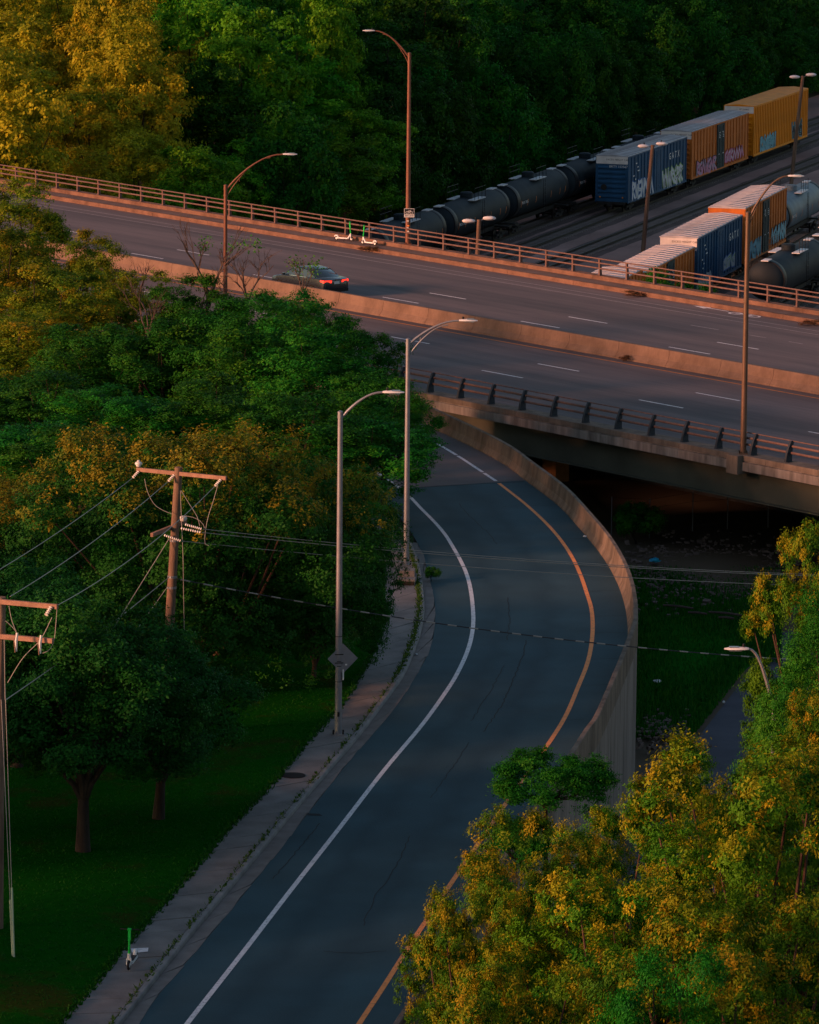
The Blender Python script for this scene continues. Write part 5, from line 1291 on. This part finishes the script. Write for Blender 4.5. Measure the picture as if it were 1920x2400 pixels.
blades('grass', 110000, lawn_pt, .02, .06, l_grass, 3)['label'] = 'short green grass of the lawn left of the sidewalk'
def edge_pt(rg):
    i = rg.integers(4, len(SW) - 2); p = SW[i]; return (p.x + rg.uniform(-.05, .05) + rg.normal() * .04, p.y + rg.uniform(-.6, .6), .12)
blades('edge_grass', 6000, edge_pt, .04, .14, l_grass, 4)['label'] = 'ragged grass fringe along the lawn edge of the sidewalk'
kw = [p for p in KBACK]
def weed_pt(rg):
    while True:
        i = rg.integers(2, len(kw) - 2); p = kw[i]
        if rg.uniform() < (1.0 if p.y > 183 else .5 * (.35 + .65 * (math.sin(i * 1.7) > .3))): break
    s_ = .06 if p.y > 183 else .03
    return (p.x + rg.normal() * s_, p.y + rg.uniform(-.5, .5), .13)
blades('kerb_weeds', 3400, weed_pt, .03, .10, leaf_mat('weed leaf', (.02, .06, .006), (.04, .09, .01), (.08, .12, .012), .25, 0), 6)['label'] = 'green weeds in the joint behind the kerb'
def low_pt(rg):
    while True:
        px, py = rg.uniform(1400, 1830), rg.uniform(1345, 1740)
        if px < 1500 - (py - 1500) * .05 and False: continue
        if py > 1560 and px > 1760 - (py - 1560) * .78: continue
        q = P(px, py, LOW); return (q.x, q.y, LOW + .12)
blades('bank_grass', 34000, low_pt, .06, .35, leaf_mat('bank grass leaf', (.006, .085, .006), (.010, .11, .008), (.04, .14, .010), .3, 0), 8)['label'] = 'tall dark grass on the low ground right of the ramp'
# rubble
mb = MB(); rr_ = random.Random(9)
for i in range(1500):
    px, py = rr_.gauss(1640, 130), rr_.gauss(1345, 38)
    if i % 7 == 0: px, py = rr_.gauss(1555, 35), rr_.gauss(1735, 22)
    if px < 1460 or px > 1950 or py < 1255: continue
    q = P(px, py, LOW); sz = rr_.uniform(.04, .15) * (1.8 if i % 23 == 0 else 1)
    mb.box((q.x, q.y, LOW + .28 + sz * .2), (sz * rr_.uniform(.8, 1.9), sz * rr_.uniform(.7, 1.3), sz * rr_.uniform(.4, .9)), Matrix.Rotation(rr_.uniform(0, 3), 3, 'Z') @ Matrix.Rotation(rr_.uniform(-.5, .5), 3, 'X'))
ru = mb.build('rubble', m_rock); tag(ru, 'broken stone rubble strewn on the low ground under the bridge', None, None, 'stuff')
def lump(name, label, cat, p, size, mat, seed, parts=1):
    rn = random.Random(seed); mb = MB(); n, m_ = 10, 5; vs_ = []
    for j in range(m_ + 1):
        for i in range(n):
            a = 2 * math.pi * i / n; b__ = math.pi * j / m_ ; k = rn.uniform(.6, 1.2)
            vs_.append((math.cos(a) * math.sin(b__) * k * size[0], math.sin(a) * math.sin(b__) * k * size[1], (1 - math.cos(b__)) * .5 * size[2] * rn.uniform(.8, 1.1)))
    mb.add(vs_, [[j * n + i, j * n + (i + 1) % n, (j + 1) * n + (i + 1) % n, (j + 1) * n + i] for j in range(m_) for i in range(n)])
    o = mb.build(name, mat, None, True); o.location = p; return tag(o, label, cat)
m_bag = M('blue plastic', (0.02, 0.30, 0.48), .4, .2); m_litter = M('white litter', (0.5, 0.5, 0.5), .6, .2)
lump('plastic_bag', 'crumpled bright blue plastic bag on the rubble', 'bag', P(1534, 1318, LOW + .45), (.30, .30, .22), m_bag, 1)
lump('litter', 'white plastic scrap on the dark bank right of the ramp', 'litter', P(1540, 1600, LOW + .25), (.18, .25, .14), m_litter, 2)
lump('litter', 'white litter beside the dirt patch near the lower path', 'litter', P(1575, 1735, LOW + .15), (.12, .3, .12), m_litter, 3)
lump('litter', 'small white litter at the edge of the lower path', 'litter', P(1696, 1648, LOW + .1), (.08, .12, .1), m_litter, 4)
lump('litter', 'small white litter on the ramp by the barrier foot', 'litter', P(1371, 1258, .0), (.10, .2, .06), m_litter, 5)
lump('litter', 'pale bit of litter in the gutter halfway down the ramp', 'litter', P(976, 1535, .02), (.06, .1, .06), m_litter, 6)
for k, (px, py, L, a_) in enumerate(((1590, 1422, 1.5, -.5), (1635, 1437, .9, -.4), (1700, 1438, 1.6, -.45), (1702, 1448, .7, -.3))):
    mb = MB(); mb.tube([(-L / 2, 0, 0), (0, .03, .02), (L / 2, 0, 0)], [.05, .06, .05], 7); o = mb.build('timber_scrap', m_dead, None, True); o.location = P(px, py, LOW + .5); o.rotation_euler = (0, 0, a_)
    tag(o, ('longest of the weathered timbers on the bank, leftmost', 'short weathered timber right of the leftmost one', 'pale weathered timber below the rubble', 'stubby log just below the pale timber')[k], 'timber')
# fence under the bridge
fe = thing('chain_fence', 'thin wire fence with slender posts in the shade under the bridge', 'fence', P(1433, 1255, LOW))
fpx = [P(x, y, LOW) for x, y in ((1433, 1258), (1522, 1262), (1623, 1245), (1705, 1240), (1800, 1236))]
for q in fpx:
    mb = MB(); o = q - Vector(fe.location); mb.tube([o, o + Vector((0, 0, 2.0))], .03, 6); mb.build('post', m_galv, fe)
for z in (.3, .9, 1.5, 1.95):
    mb = MB(); mb.tube([q - Vector(fe.location) + Vector((0, 0, z)) for q in fpx], .008, 4); mb.build('wire', m_steel, fe)
# faded lettering sprayed on the wall under the bridge
put('graffiti', text_mesh('CU', 1.6, m_graf_dim), ab, loc=(-2, -.012, 3.0), rot=(R(90), 0, 0))
mb = MB(); mb.mm((5.0, -.012, 2.0), (5.8, -.004, 3.9)); mb.mm((6.4, -.012, 2.2), (6.9, -.004, 3.9)); mb.build('paint_patch', m_graf_dim2, ab)['kind'] = 'stuff'
# far barrel and strip of road at the upper right
dq = P(1890, 118, YARD + 2)
mb = MB(); q = [P(x, y, YARD + 1.9) for x, y in ((1860, 112), (2100, 60), (2100, 140), (1905, 150))]; mb.prism([(v.x, v.y) for v in q], YARD - .5, YARD + 1.9); struct(mb.build('far_road', m_gravel))
dr = thing('traffic_drum', 'orange and white striped traffic drum far off at the upper right', 'traffic drum', (dq.x, dq.y, YARD + 1.9), 0, None, 1.25)
m_dor = M('drum orange', (0.5, 0.06, 0.02), .5, .05)
for k in range(5):
    mb = MB(); mb.lathe([(.29 - .015 * k, .02 + .2 * k), (.28 - .015 * k, .215 + .2 * k)], n=16); mb.build('band', m_dor if k % 2 == 0 else m_porc, dr, True)
mb = MB(); mb.lathe([(.38, 0), (.38, .05), (.30, .06)], n=16); mb.build('base', m_dark, dr)
